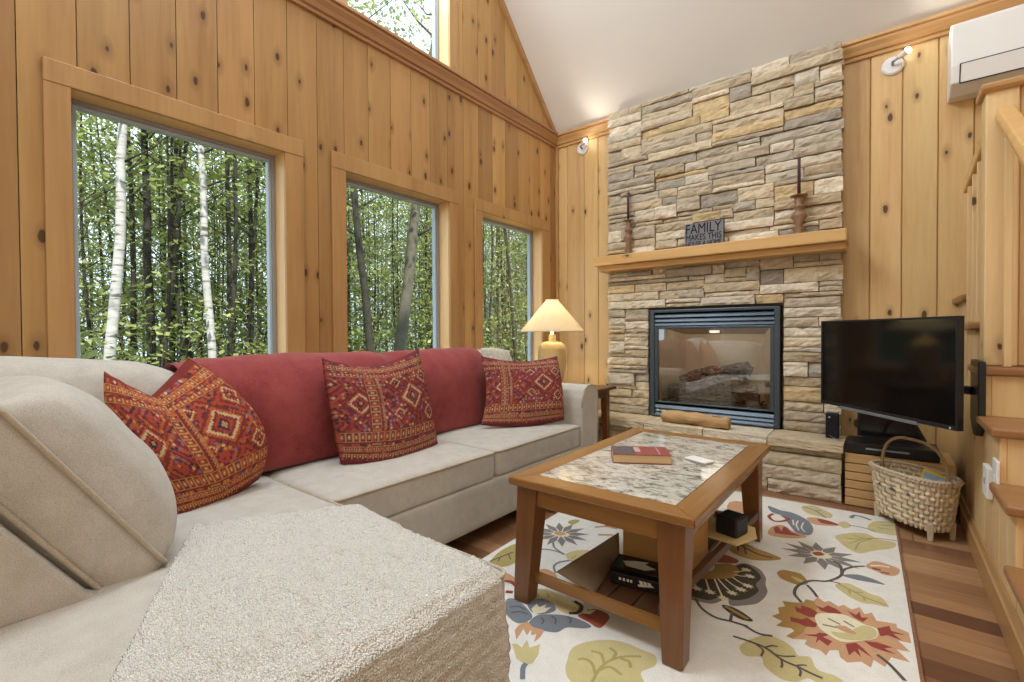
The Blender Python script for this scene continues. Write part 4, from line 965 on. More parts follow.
# ------------------------------------------------------------------ sectional sofa
so = thing('sectional_sofa', 'beige linen sectional sofa with chaise along the window wall', 'sofa', (-2.0, 1.4, 0))
SF = -1.575; ST = 0.448
mb = MB(); rbox(mb, -2.44, SF+0.004, 0.90, 2.76, 0.085, 0.305, 0.02, 10); mb.build('seat_frame', 'linen', so, smooth=True)
mb = MB(); rbox(mb, -2.44, -0.797, -0.15, 0.935, 0.085, 0.305, 0.02, 10); mb.build('chaise_frame', 'linen', so, smooth=True)
def seat(x0, x1, y0, y1, name='seat_cushion', corner=False):
    mb = MB(); rbox(mb, x0, x1, y0, y1, 0.300, ST, 0.028, 16, 0.014, 0, 0.003); o = mb.build(name, 'linen', so, smooth=True)
    p = MB(); r = 0.03; zt = ST-0.006
    pts = []
    for cx_, cy_, a0 in ((x1-r, y1-r, 0), (x0+r, y1-r, 90), (x0+r, y0+r, 180), (x1-r, y0+r, 270)):
        for k in range(5):
            an = math.radians(a0+k*22.5); pts.append((cx_+r*math.cos(an), cy_+r*math.sin(an), zt-0.004))
    pts.append(pts[0])
    p.tube(pts, 0.0055, 6, cap=False); p.build('piping', 'piping', o, smooth=True)
    o.name = name
seat(-2.24, SF-0.004, 0.945, 1.862); seat(-2.24, SF-0.004, 1.868, 2.728); seat(-2.24, -0.757, -0.12, 0.94, 'chaise_cushion')
# far arm
prof = [(2.735, 0.085), (2.735, 0.56), (2.742, 0.62), (2.765, 0.672), (2.805, 0.697), (2.86, 0.703), (2.915, 0.685), (2.945, 0.645), (2.952, 0.60), (2.945, 0.30), (2.945, 0.085)]
mb = MB(); mb.prism(prof, -2.44, SF+0.002, 'X'); mb.build('arm', 'linen', so, bevel=0.012, seg=3, smooth=False)
p = MB(); p.tube([(SF+0.001, y_, z_) for y_, z_ in prof[1:-1]], 0.006, 6); p.build('arm_piping', 'piping', so, smooth=True)
# back frame along the windows and the near return
mb = MB(); mb.prism([(-2.49, 0.085), (-2.26, 0.085), (-2.30, 0.80), (-2.32, 0.86), (-2.38, 0.885), (-2.45, 0.87), (-2.49, 0.82)], -0.15, 2.945, 'Y'); mb.build('back_frame', 'linen', so, bevel=0.015, seg=3)
mb = MB(); mb.prism([(0.288, 0.445), (0.235, 0.472), (0.08, 0.70), (-0.03, 0.86), (-0.12, 0.90), (-0.20, 0.86), (-0.22, 0.085), (0.10, 0.085), (0.10, 0.455)], -2.40, -1.40, 'X'); mb.build('return_back', 'linen', so, bevel=0.012, seg=3)
for x, y_ in ((-2.40, 2.90), (-1.62, 2.90), (-0.80, 0.86), (-0.80, -0.10), (-2.40, -0.10)):
    mb = MB(); mb.taper((x-0.02, x+0.02, y_-0.02, y_+0.02), (x-0.028, x+0.028, y_-0.028, y_+0.028), 0.0, 0.09); mb.build('foot', 'dark_wood', so, bevel=0.003)
# loose back cushions along the windows
BPROF = [(-2.10, 0.462), (-2.085, 0.55), (-2.082, 0.68), (-2.095, 0.79), (-2.13, 0.875), (-2.185, 0.925), (-2.26, 0.940), (-2.33, 0.925), (-2.37, 0.885)]
def back_shape(y0, y1, off=0.0, n=24, dip=0.03, sag=0.0, prof=BPROF, close=True, wob=0.006, zmin=None, seed=0, ends=True):
    P = []
    for i in range(n+1):
        u = i/n; y_ = y0+(y1-y0)*u
        e = 1-(abs(2*u-1))**5 if ends else 1.0
        row = []
        for j, (x, z) in enumerate(prof):
            t_ = j/(len(prof)-1)
            nx_, nz_ = (1.0 if t_ < 0.45 else 0.35 if t_ < 0.7 else -0.4), (0.0 if t_ < 0.3 else 0.7 if t_ < 0.6 else 1.0)
            q = off-dip*(1-e)
            nn = mnoise.noise(Vector((y_*3.2+seed, t_*3.0, seed)))*wob*2.2 + mnoise.noise(Vector((y_*9+seed, t_*7.0, 3)))*wob
            xx = x+nx_*(q+nn); zz = z+nz_*(q+nn)-(sag*(1-e))
            row.append((xx, y_, max(zz, 0.458)))
        P.append(row)
    return P
for (a, b) in ((-0.05, 0.66), (0.67, 1.66), (1.67, 2.72)):
    P = back_shape(a, b, 0.0, 26, 0.035, 0.01, wob=0.004, seed=a)
    if a < 0: P = [[(x, y_, z+0.055*max(0, min(1, (0.62-y_)/0.5))*(z > 0.6)) for x, y_, z in r] for r in P]
    back = [[(-2.30, p[1], p[2]) if k == 0 else (-2.36+0.0*k, p[1], 0.47+(0.88-0.47)*(1-k)) for k, p in ((1, r[-1]), (0, r[0]))] for r in P]
    full = [r+[(-2.31, r[0][1], 0.80), (-2.28, r[0][1], 0.47)] for r in P]
    mb = MB(); mb.grid(full)
    for r in (full[0], full[-1]): mb.add(r, [tuple(range(len(r)))])
    mb.build('back_cushion', 'linen', so, smooth=True, weld=True)
# the big slumped cushion nearest the camera on the chaise
def slump():
    A, B = Vector((0, 0.388, 0.475)), Vector((0, 0.105, 0.905)); n_ = Vector((0, 0.835, 0.55)); th = 0.115
    mb = MB(); x0, x1 = -2.22, -1.435
    nu, nv = 30, 30
    def crown(sgn):
        P = []
        for i in range(nv+1):
            v = i/nv; row = []
            for j in range(nu+1):
                u = j/nu
                e = (1-abs(2*u-1)**3.2)*(1-abs(2*v-1)**3.2)
                p = A+(B-A)*v; x = x0+(x1-x0)*u
                # rounded corners
                bulge = (0.165 if sgn > 0 else 0.05)*e**0.42
                wr = mnoise.noise(Vector((x*5, v*4, sgn)))*0.008*e
                q = p+n_*((bulge+wr)*sgn+(th/2 if sgn > 0 else -th/2)-th/2)
                x += mnoise.noise(Vector((x*3, v*3, 9)))*0.006*(1-e)
                row.append((x, q.y, q.z))
            P.append(row)
        return P
    F, Bk = crown(1), crown(-1)
    mb.grid(F); mb.grid(Bk)
    def rim(P): return [P[0][j] for j in range(nu+1)]+[P[i][nu] for i in range(1, nv+1)]+[P[nv][j] for j in range(nu-1, -1, -1)]+[P[i][0] for i in range(nv-1, 0, -1)]
    r1, r2 = rim(F), rim(Bk); k = len(r1)
    mid = [tuple((Vector(a)+Vector(b))/2+(Vector(((a[0]-(x0+x1)/2)*0.02, 0, 0)))) for a, b in zip(r1, r2)]
    mb.add(r1+mid+r2, [(i, (i+1) % k, (i+1) % k+k, i+k) for i in range(k)]+[(i+k, (i+1) % k+k, (i+1) % k+2*k, i+2*k) for i in range(k)])
    o = mb.build('back_cushion', 'linen', so, smooth=True, weld=True)
    for r in (r1, r2):
        p = MB(); p.tube([Vector(q)+Vector(((0.003 if q[0] > -1.6 else 0), 0, 0)) for q in r]+[r[0]], 0.0065, 6, cap=False); p.build('piping', 'piping', o, smooth=True)
slump()
# far corner: a pale printed cushion just showing above the red cover
fl = MB(); rbox(fl, -2.36, -2.20, 2.42, 2.70, 0.945, 0.958, 0.006, 6)
# red cover over the back cushions
P = back_shape(0.640, 2.40, 0.016, 70, 0.0, 0.0, wob=0.006, seed=11, ends=False)
rows = []
for i, r in enumerate(P):
    y_ = r[0][1]; g = math.exp(-((y_-1.665)/0.05)**2)*0.02+math.exp(-((y_-0.665)/0.04)**2)*0.02
    e = 0.018*(1-min(1, (2.40-y_)/0.12))
    rows.append([(p[0]-g-e*(1 if k < 6 else 0), p[1], p[2]-g*(1 if k > 3 else 0)) for k, p in enumerate(r)]+[(-2.385, y_, 0.80)])
mb = MB(); mb.grid(rows); o = mb.build('red_throw', 'red_chenille', None, smooth=True); m_ = o.modifiers.new('solid', 'SOLIDIFY'); m_.thickness = 0.008; m_.offset = 1
o.modifiers.new('sub', 'SUBSURF').render_levels = 1
tag(o, 'large brick-red chenille cover draped over the sofa back cushions', 'throw')

# ivory knit throw on the chaise
def drape():
    A, B, Cc, D = Vector((-1.665, 0.525, 0)), Vector((-1.395, 0.958, 0)), Vector((-0.757, 0.890, 0)), Vector((-0.757, 0.06, 0))
    zt = ST+0.022; n, m = 110, 170
    P = []
    for i in range(m+1):
        v = i/m; row = []
        # v 0..0.72 on the top, then down the end of the chaise
        for j in range(n+1):
            u = j/n
            if v <= 0.72:
                q = v/0.72; e0 = A.lerp(D, q); e1 = B.lerp(Cc, q); p = e0.lerp(e1, u); z = zt
                x, y_ = p.x, p.y
                if u > 0.93 and y_ > 0.9: z -= 0.024*((u-0.93)/0.07)**2
                dx = max(0, x+0.797)/0.04; z -= 0.020*min(1, dx)**2
            else:
                q = (v-0.72)/0.28; p = D.lerp(Cc, u); x = -0.742+0.012*math.sin(q*math.pi)+0.006*q; y_ = p.y+0.02*math.sin(q*3)*(u-0.5); z = zt-0.022-0.33*q
            nn = mnoise.noise(Vector((x*7, y_*7, z*7)))*0.005+mnoise.noise(Vector((x*40, y_*40, z*40)))*0.0035+abs(mnoise.noise(Vector((x*90, y_*90, z*90))))*0.005+0.0016*math.sin(v*m*1.55)
            if v <= 0.70: z += nn
            else: x += nn
            y_ += mnoise.noise(Vector((x*30, z*30, u*9)))*0.004; x += mnoise.noise(Vector((y_*30, z*30, 4)))*0.004
            row.append((x, y_, z))
        P.append(row)
    mb = MB(); mb.grid(P)
    o = mb.build('knit_throw', 'knit', None, smooth=True); s_ = o.modifiers.new('solid', 'SOLIDIFY'); s_.thickness = 0.012; s_.offset = -1
    tag(o, 'chunky ivory knit throw spread over the chaise', 'throw')
drape()

# ------------------------------------------------------------------ kilim cushions
def kilim(u, v, pal, seed, band=0.42):
    """woven carpet pattern: borders of small squares, a tan stripe, stepped medallions on red"""
    red, red2, tan, navy, blue, cream, maroon = pal
    col = np.zeros(u.shape+(3,)); rs = np.random.RandomState(seed)
    H = rs.rand(64, 64)
    def h(a, b): return H[(a.astype(int) % 64), (b.astype(int) % 64)]
    col[:] = red
    # quiet tone-on-tone stepped field, small outlined diamonds, tiny flowers
    un, vn = np.floor(u*72)/72, np.floor(v*72)/72
    fld = np.floor((np.abs(((un*3.1+0.1) % 1)-0.5)*0.9+np.abs(((vn*2.6+0.15) % 1)-0.5))*14).astype(int)
    col[fld % 4 == 1] = red2; col[fld % 5 == 3] = maroon; col[(fld % 4 == 2) & (h(un*72, vn*72) > 0.35)] = (np.array(navy)*0.6+np.array(maroon)*0.4)
    rings = np.full(u.shape, 9)
    for (mu, mv, sc) in ((0.72, 0.55, 1.0), (0.20, 0.52, 0.8), (0.90, 0.35, 0.55), (0.90, 0.72, 0.55), (0.55, 0.40, 0.45), (0.56, 0.72, 0.45)):
        d = (np.abs(un-mu)*1.1+np.abs(vn-mv))/sc; r_ = np.floor(d*38).astype(int)
        for k, c in ((0, tan), (1, navy), (2, red), (3, maroon), (4, cream), (5, red2), (6, maroon)): col[r_ == k] = c
        rings[r_ < 7] = 0
    # hooked small motifs in a lattice
    cu, cv = u*30, v*30; f1, f2 = cu-np.floor(cu), cv-np.floor(cv); r = h(np.floor(cu), np.floor(cv))
    mot = (np.abs(f1-0.5)+np.abs(f2-0.5) < 0.44) & (r > 0.5) & (rings > 4)
    for lo, hi, c in ((0.5, 0.62, navy), (0.62, 0.70, blue), (0.70, 0.82, tan), (0.82, 0.96, maroon), (0.96, 1.0, cream)): col[mot & (r >= lo) & (r < hi)] = c
    def stripe(t, s, w, period=0.055):   # t across 0..w, s along
        k = (t >= 0) & (t < w)
        col[k] = tan
        q = (s/period); fq = q-np.floor(q); ft = t/w
        rr = h(np.floor(q)*3+7, np.floor(q)+11); mo = k & (np.abs(fq-0.5) < 0.36) & (np.abs(ft-0.5) < 0.33); col[mo] = maroon; col[mo & (rr > 0.6)] = navy; col[k & (fq < 0.5) & (rr > 0.8)] = red2
        col[k & (np.abs(fq-0.5) < 0.26) & (np.abs(ft-0.5) < 0.24)] = red2
        col[k & (np.abs(fq-0.5)+np.abs(ft-0.5) < 0.16)] = cream
        col[k & ((ft < 0.07) | (ft > 0.93))] = maroon
    stripe(u-(band-0.13), v, 0.10); stripe(u-(band-0.025), v, 0.035, 0.03)
    stripe(v-0.17, u, 0.10); stripe(v-0.10, u, 0.045, 0.04); stripe(0.93-v, u, 0.06, 0.045); stripe(0.85-v, u, 0.05, 0.06)
    stripe(v-0.045, u, 0.045, 0.05); col[(v < 0.04) | (v > 0.96)] = maroon
    return col
def pillow(name, ctrl, thick, pal, seed, label, face, n=170, wrinkle=0.01, band=0.42, pinch=0.5):
    C3 = np.array(ctrl, float)     # [v][u] 3x3
    s = np.linspace(0, 1, n+1); U, V = np.meshgrid(s, s)
    def lag(t, w=0.0): return (1-w)*np.stack([2*(t-0.5)*(t-1), -4*t*(t-1), 2*t*(t-0.5)], -1)+w*np.stack([np.clip(1-2*t, 0, 1), 1-np.abs(2*t-1), np.clip(2*t-1, 0, 1)], -1)
    P = np.einsum('ijk,ijl,klm->ijm', lag(V), lag(U, 0.85 if 'peaked' in label else 0.3), C3)
    du = C3[1, 2]-C3[1, 0]; dv = C3[2, 1]-C3[0, 1]; nrm = np.cross(du, dv); nrm /= np.linalg.norm(nrm)
    if nrm @ np.array(face) < 0: nrm = -nrm
    e = np.clip((1-np.abs(2*U-1)**2.6), 0, 1)**pinch*np.clip((1-np.abs(2*V-1)**2.6), 0, 1)**pinch
    def side(sg):
        Q = P+nrm*(sg*thick*e)[..., None]
        if wrinkle:
            for i in range(n+1):
                for j in range(n+1):
                    q = Q[i, j]; w = mnoise.noise(Vector((q[0]*9+seed, q[1]*9, q[2]*9)))*wrinkle*e[i, j]
                    edge = 1-e[i, j]
                    w += math.sin(U[i, j]*34+seed)*0.0025*edge*(1 if 0 < i < n else 0)
                    Q[i, j] = q+nrm*sg*w
        return Q
    A, B = side(1), side(-1)
    m = n+1
    idx = np.arange(m*m).reshape(m, m)
    fa = np.stack([idx[:-1, :-1], idx[:-1, 1:], idx[1:, 1:], idx[1:, :-1]], -1).reshape(-1, 4)
    fb = fa[:, ::-1]+m*m
    verts = np.concatenate([A.reshape(-1, 3), B.reshape(-1, 3)])
    me = bpy.data.meshes.new(name); me.from_pydata(verts.tolist(), [], np.concatenate([fa, fb]).tolist())
    col = kilim(U.ravel(), V.ravel(), pal, seed, band); col = np.concatenate([col, col]); col = np.concatenate([col, np.ones((len(col), 1))], 1)
    at_ = me.color_attributes.new('pat', 'FLOAT_COLOR', 'POINT'); at_.data.foreach_set('color', col.astype(np.float32).ravel())
    me.materials.append(M['kilim']); me.polygons.foreach_set('use_smooth', [True]*len(me.polygons))
    bm = bmesh.new(); bm.from_mesh(me); bmesh.ops.remove_doubles(bm, verts=bm.verts, dist=2e-4); bmesh.ops.recalc_face_normals(bm, faces=bm.faces); bm.to_mesh(me); bm.free()
    o = bpy.data.objects.new(name, me); C.objects.link(o)
    tag(o, label, 'cushion', 'patterned cushions on the sofa')
    return o
PAL_O = [srgb(176, 74, 52), srgb(186, 98, 60), srgb(200, 142, 82), srgb(58, 50, 74), srgb(122, 110, 142), srgb(214, 184, 138), srgb(132, 52, 46)]
PAL_R = [srgb(156, 66, 60), srgb(168, 84, 66), srgb(184, 140, 98), srgb(64, 52, 70), srgb(126, 120, 146), srgb(204, 176, 138), srgb(118, 50, 54)]
def L3(a): return [list(map(float, p)) for p in a]
pillow('kilim_cushion', [L3([atX(178, 521, -1.83), atX(222, 505, -1.90), atX(259, 479, -1.96)]), L3([atX(120, 452, -1.93), atX(185, 450, -1.93), atX(258, 418, -1.98)]), L3([atX(104, 371, -2.03), atX(150, 397, -2.03), atX(188, 358, -2.06)])],
       0.075, PAL_O, 3, 'orange-red kilim cushion nearest the camera, with two peaked corners', (1, -0.3, 0.4), band=0.56)
pillow('kilim_cushion', [L3([atX(341, 464, -1.93), atX(388, 465, -1.86), atX(438, 446, -1.90)]), L3([atX(330, 408, -1.97), atX(385, 408, -1.95), atX(428, 396, -1.95)]), L3([atX(322, 358, -2.02), atX(372, 366, -2.01), atX(418, 349, -2.00)])],
       0.075, PAL_R, 8, 'dark red kilim cushion in the middle of the sofa between red covers', (1, -0.2, 0.3), band=0.40)
pillow('kilim_cushion', [L3([atX(481, 425, -1.96), atX(524, 427, -1.80), atY(564, 420, 2.66)]), L3([atX(486, 392, -1.98), atX(524, 388, -1.85), atY(562, 386, 2.66)]), L3([atX(481, 356, -2.02), atX(520, 362, -1.90), atY(557, 356, 2.68)])],
       0.065, PAL_R, 15, 'dark red kilim cushion leaning on the far sofa arm', (0.8, -0.6, 0.2), band=0.30)
# pale patterned cushion peeking out behind the far kilim cushion
o = pillow('pale_cushion', [L3([(-2.07, 2.40, 0.56), (-2.06, 2.52, 0.56), (-2.05, 2.66, 0.56)]), L3([(-2.10, 2.40, 0.74), (-2.09, 2.52, 0.74), (-2.08, 2.68, 0.74)]), L3([(-2.15, 2.38, 0.955), (-2.14, 2.50, 0.955), (-2.12, 2.64, 0.935)])],
       0.03, PAL_R, 5, 'pale printed cushion tucked behind the far kilim cushion', (1, 0, 0.2), n=40, wrinkle=0.0)
o.data.materials.clear(); o.data.materials.append(M['floral']); o['group'] = 'pale cushions on the sofa'

# ------------------------------------------------------------------ floral rug
RZ = 0.011
CROP = {1: (740, 490, 5.683), 2: (740, 580, 5.689), 3: (490, 560, 5.690), 4: (660, 500, 5.686), 5: (490, 500, 6.02)}
def rp(c, pts):
    ox, oy, s = CROP[c]; out = []
    for x, y in pts: p = atZ(ox+x/s, oy+y/s, RZ); out.append((p[0], p[1]))
    return out
corners = [(0.045, 3.36), (-1.535, 3.295), (-1.43, 0.92), (0.115, 0.985)]
rug = thing('floral_rug', 'cream floral wool rug under the coffee table', 'rug', (-0.72, 2.15, 0))
mats = ['rug_cream']+['rug_'+k for k in RUGC if k != 'cream']; MI = {m[4:]: i for i, m in enumerate(mats)}
mb = MB(); mb.prism(corners, 0.0005, RZ, 'Z', 0)
LAY = [0]
def poly(pts, c, layer=None):
    LAY[0] += 1; z = RZ+0.00025*(layer if layer is not None else 1)+LAY[0]*2e-6
    mb.add([(x, y, z) for x, y in pts], [tuple(range(len(pts)))], MI[c])
def smooth(pts, k=6):
    n = len(pts); out = []
    for i in range(n):
        p0, p1, p2, p3 = (np.array(pts[(i+j) % n]) for j in (-1, 0, 1, 2))
        for t_ in np.linspace(0, 1, k, endpoint=False):
            out.append(tuple(0.5*((2*p1)+(-p0+p2)*t_+(2*p0-5*p1+4*p2-p3)*t_**2+(-p0+3*p1-3*p2+p3)*t_**3)))
    return out
def stroke(pts, w, c, layer=3, taper=False):
    pts = [np.array(p) for p in pts]; ext = [2*pts[0]-pts[1]]+pts+[2*pts[-1]-pts[-2]]; line = []
    for i in range(1, len(ext)-2):
        p0, p1, p2, p3 = ext[i-1:i+3]
        for t_ in np.linspace(0, 1, 6, endpoint=False): line.append(0.5*((2*p1)+(-p0+p2)*t_+(2*p0-5*p1+4*p2-p3)*t_**2+(-p0+3*p1-3*p2+p3)*t_**3))
    line.append(pts[-1]); L_, R_ = [], []
    for i, p in enumerate(line):
        d = line[min(i+1, len(line)-1)]-line[max(i-1, 0)]; d = d/(np.linalg.norm(d)+1e-9); nn = np.array([-d[1], d[0]])*w/2*(1-(i/len(line))*0.8 if taper else 1)
        L_.append(tuple(p+nn)); R_.append(tuple(p-nn))
    LAY[0] += 1; z = RZ+0.00025*layer+LAY[0]*2e-6
    n = len(L_); mb.add([(x, y, z) for x, y in L_+R_], [(i, i+1, n+i+1, n+i) for i in range(n-1)], MI[c])
def star(cx, cy, r0, r1, n, c, layer=1, ang=0, ratio=1.0, rot=0.0, fat=0.3):
    for k in range(n):
        a = ang+2*math.pi*k/n; ps = []
        for (rr, da) in ((r0, -0.12), (r0+(r1-r0)*0.45, -fat), (r1, 0), (r0+(r1-r0)*0.45, fat), (r0, 0.12)):
            x, y = rr*math.cos(a+da), rr*math.sin(a+da)*ratio; ps.append((cx+x*math.cos(rot)-y*math.sin(rot), cy+x*math.sin(rot)+y*math.cos(rot)))
        poly(ps, c, layer)
def leaf(c, pts, col, vein, vcol='olive', side=None):
    poly(smooth(rp(c, pts)), col, 1); stroke(rp(c, vein), 0.010, vcol, 3)
    for s_ in side or []: stroke(rp(c, s_), 0.007, vcol, 3)
# the big orange flower (near right)
big = [(180, 205), (225, 190), (215, 158), (258, 150), (240, 120), (300, 128), (360, 130), (375, 110), (420, 120), (440, 97), (480, 125), (510, 120), (560, 150), (590, 142), (635, 168), (680, 155), (710, 195), (750, 185), (778, 232), (890, 250), (893, 270), (960, 300), (975, 360), (900, 345), (970, 410), (890, 395), (970, 470), (860, 440), (825, 495), (760, 455), (745, 500), (690, 465), (610, 470), (570, 440), (560, 400), (510, 400), (490, 430), (455, 400), (400, 385), (368, 365), (380, 340), (300, 335), (262, 320), (310, 290), (290, 275), (205, 260), (240, 235)]
poly(rp(2, big), 'peach', 1)
poly(rp(2, [(180, 205), (225, 190), (215, 158), (258, 150), (240, 120), (300, 128), (360, 130), (375, 110), (420, 120), (440, 160), (400, 220), (360, 300), (300, 335), (262, 320), (310, 290), (290, 275), (205, 260), (240, 235)]), 'gold', 2)
for q in ([(310, 150), (350, 165), (345, 145), (400, 160), (440, 185), (430, 215), (390, 210), (320, 180)], [(285, 210), (350, 225), (380, 215), (440, 250), (430, 270), (370, 265), (340, 250), (290, 235)], [(430, 145), (470, 160), (500, 145), (545, 165), (580, 190), (550, 200), (510, 190), (460, 175)],
          [(610, 175), (660, 200), (680, 180), (690, 215), (730, 215), (700, 240), (650, 215)], [(360, 312), (430, 310), (450, 300), (520, 310), (470, 325), (525, 350), (500, 375), (450, 340), (430, 360), (440, 325)], [(600, 365), (660, 358), (700, 390), (755, 445), (700, 410), (670, 390), (690, 440), (650, 405), (620, 430)],
          [(705, 348), (780, 355), (870, 385), (820, 390), (890, 425), (800, 400), (750, 380)], [(780, 275), (850, 262), (860, 290), (945, 315), (870, 305), (920, 345), (840, 315), (800, 320)]):
    poly(rp(2, q), 'red', 3)
poly(smooth(rp(2, [(430, 200), (520, 190), (610, 205), (700, 250), (780, 280), (775, 330), (700, 345), (600, 355), (530, 330), (450, 270)])), 'pale', 4)
poly(smooth(rp(2, [(520, 295), (600, 300), (700, 260), (770, 285), (765, 330), (650, 345), (560, 330)])), 'yellow', 5)
for q in ([(470, 255), (560, 275)], [(500, 220), (570, 255)], [(590, 235), (650, 270)]): stroke(rp(2, q), 0.009, 'grey', 6)
poly(smooth(rp(2, [(540, 265), (600, 265), (665, 310), (590, 295)])), 'peach', 6)
stroke(rp(2, [(780, 425), (850, 480), (940, 575)]), 0.012, 'stem', 3)
# olive leaf at the bottom
leaf(2, [(0, 375), (80, 330), (150, 315), (230, 340), (300, 385), (330, 430), (400, 440), (440, 510), (540, 545), (590, 590), (470, 600), (390, 560), (320, 580), (230, 560), (140, 490), (120, 440), (30, 430)], 'yellow', [(-40, 320), (60, 352), (150, 390), (240, 455), (330, 495), (400, 530), (470, 560)], 'stem',
     [[(90, 365), (130, 400), (120, 435)], [(140, 385), (180, 375), (215, 380)], [(200, 425), (250, 435), (315, 435)], [(235, 455), (240, 480), (235, 500)], [(310, 490), (350, 485), (380, 488)], [(330, 500), (345, 520), (340, 550)]])
# stems and small flowers (right middle)
stroke(rp(1, [(350, 640), (310, 590), (330, 545), (400, 517), (500, 518), (570, 490), (590, 455), (650, 437), (710, 434)]), 0.012, 'stem', 3)
stroke(rp(1, [(380, 540), (410, 570), (440, 610)]), 0.012, 'stem', 3); stroke(rp(1, [(580, 480), (570, 430), (530, 405)]), 0.012, 'stem', 3); stroke(rp(1, [(500, 518), (540, 525), (570, 532)]), 0.008, 'stem', 3)
poly(smooth(rp(1, [(210, 470), (240, 455), (290, 462), (350, 480), (385, 530), (330, 540), (270, 520), (230, 500)])), 'gold', 1); poly(smooth(rp(1, [(290, 490), (340, 505), (375, 532), (330, 520)])), 'yellow', 2)
poly(smooth(rp(1, [(715, 435), (760, 405), (830, 420), (905, 450), (890, 485), (830, 485), (770, 460)])), 'peach', 1); stroke(rp(1, [(740, 430), (800, 432), (850, 440)]), 0.014, 'pale', 3); stroke(rp(1, [(750, 445), (800, 455)]), 0.02, 'red', 3); stroke(rp(1, [(800, 468), (850, 475)]), 0.012, 'red', 3)
poly(smooth(rp(1, [(580, 485), (660, 480), (740, 500), (825, 538), (740, 525), (660, 510)])), 'slate', 1)
leaf(1, [(540, 540), (610, 530), (680, 560), (740, 590), (800, 610), (845, 665), (760, 650), (690, 640), (610, 600)], 'yellow', [(560, 535), (640, 575), (720, 615), (830, 655)], 'olive', [[(620, 570), (625, 590)], [(650, 580), (700, 585)], [(700, 605), (710, 630)]])
# grey daisy
c0 = rp(1, [(455, 370)])[0]; star(c0[0], c0[1], 0.03, 0.16, 12, 'grey', 1, 0.2, 0.95, 0, 0.26); star(c0[0], c0[1], 0.0, 0.055, 10, 'peach', 3, 0, 0.9); poly(smooth(rp(1, [(400, 355), (440, 345), (500, 365), (520, 385), (480, 392), (420, 380)])), 'pale', 4); poly(smooth(rp(1, [(410, 358), (450, 352), (480, 370), (440, 375)])), 'rust', 5)
# leaves far right
leaf(1, [(545, 260), (640, 243), (720, 250), (790, 280), (880, 300), (870, 330), (760, 345), (680, 360), (610, 330), (560, 290)], 'yellow', [(895, 290), (770, 275), (690, 280), (600, 275)], 'olive', [[(750, 278), (680, 300), (655, 340)], [(720, 278), (640, 260)], [(690, 282), (620, 305)]])
leaf(1, [(725, 210), (760, 180), (850, 178), (890, 190), (890, 255), (820, 250), (750, 235)], 'yellow', [(620, 200), (700, 215), (770, 237)], 'slate', [[(780, 215), (850, 225)], [(800, 200), (870, 205)]])
stroke(rp(1, [(630, 160), (650, 145), (700, 155), (745, 172)]), 0.02, 'slate', 3)
leaf(1, [(350, 95), (420, 90), (480, 115), (525, 140), (510, 160), (450, 150), (380, 130)], 'yellow', [(360, 95), (430, 120), (490, 160)], 'slate', [[(430, 120), (460, 115)]])
poly(smooth(rp(1, [(380, 160), (450, 160), (560, 195), (540, 205), (420, 195)])), 'peach', 1); poly(smooth(rp(1, [(440, 165), (500, 175), (560, 198), (470, 190)])), 'red', 2); poly(smooth(rp(1, [(560, 190), (600, 180), (630, 205), (590, 218)])), 'yellow', 1)
poly(smooth(rp(1, [(160, 90), (230, 115), (300, 130), (380, 170), (415, 215), (400, 255), (330, 250), (290, 210), (240, 150), (180, 125)])), 'slate', 1)
for q in ([(330, 175), (320, 200), (335, 230)], [(360, 185), (350, 215), (370, 240)], [(300, 170), (305, 200)]): stroke(rp(1, q), 0.007, 'cream', 3)
poly(smooth(rp(1, [(160, 250), (180, 210), (240, 200), (300, 235), (380, 265), (320, 275), (230, 270)])), 'peach', 1); poly(rp(1, [(190, 215), (215, 205), (235, 235), (250, 205), (270, 215), (290, 240), (350, 262), (260, 255), (200, 245)]), 'red', 2)
stroke(rp(1, [(190, 135), (165, 150), (190, 175), (240, 178), (275, 165), (240, 150)]), 0.018, 'red', 3)
poly(smooth(rp(1, [(-60, 70), (0, 65), (45, 90), (45, 120), (-10, 130), (-70, 110)])), 'peach', 1)
# brown fan flower beside the near leg
poly(smooth(rp(4, [(80, 540), (190, 570), (300, 590), (380, 560), (400, 600), (480, 600), (560, 585), (610, 530), (600, 480), (600, 440), (560, 390), (480, 360), (400, 380), (200, 440), (100, 480)])), 'grey', 1)
poly(smooth(rp(4, [(90, 520), (190, 550), (280, 570), (350, 550), (420, 570), (500, 560), (560, 520), (545, 480), (575, 440), (530, 390), (470, 365), (380, 400), (200, 450), (100, 480)])), 'dark', 2)
poly(smooth(rp(4, [(100, 430), (200, 420), (300, 370), (400, 365), (450, 400), (420, 440), (340, 450), (250, 450), (150, 455)])), 'gold', 4)
for a, b in (((330, 450), (410, 530)), ((370, 450), (460, 510)), ((410, 440), (500, 490)), ((420, 425), (510, 435)), ((420, 410), (490, 398)), ((260, 450), (285, 525)), ((190, 450), (210, 505)), ((310, 450), (360, 560)), ((130, 455), (130, 510))):
    stroke(rp(4, [a, ((a[0]+b[0])/2, (a[1]+b[1])/2+4), b]), 0.007, 'pale', 4); q = rp(4, [b])[0]; star(q[0], q[1], 0, 0.026, 8, 'pale', 5, 0, 0.8, 0, 0.5)
poly(smooth(rp(4, [(240, 320), (300, 305), (380, 315), (445, 345), (420, 362), (320, 355), (260, 345)])), 'rust', 3)
poly(smooth(rp(4, [(215, 375), (270, 355), (310, 375), (290, 405), (220, 395)])), 'pale', 5)
poly(smooth(rp(4, [(350, 600), (400, 605), (470, 640), (530, 690), (460, 680), (390, 640)])), 'dark', 3); stroke(rp(4, [(370, 605), (440, 645), (500, 680)]), 0.014, 'gold', 5)
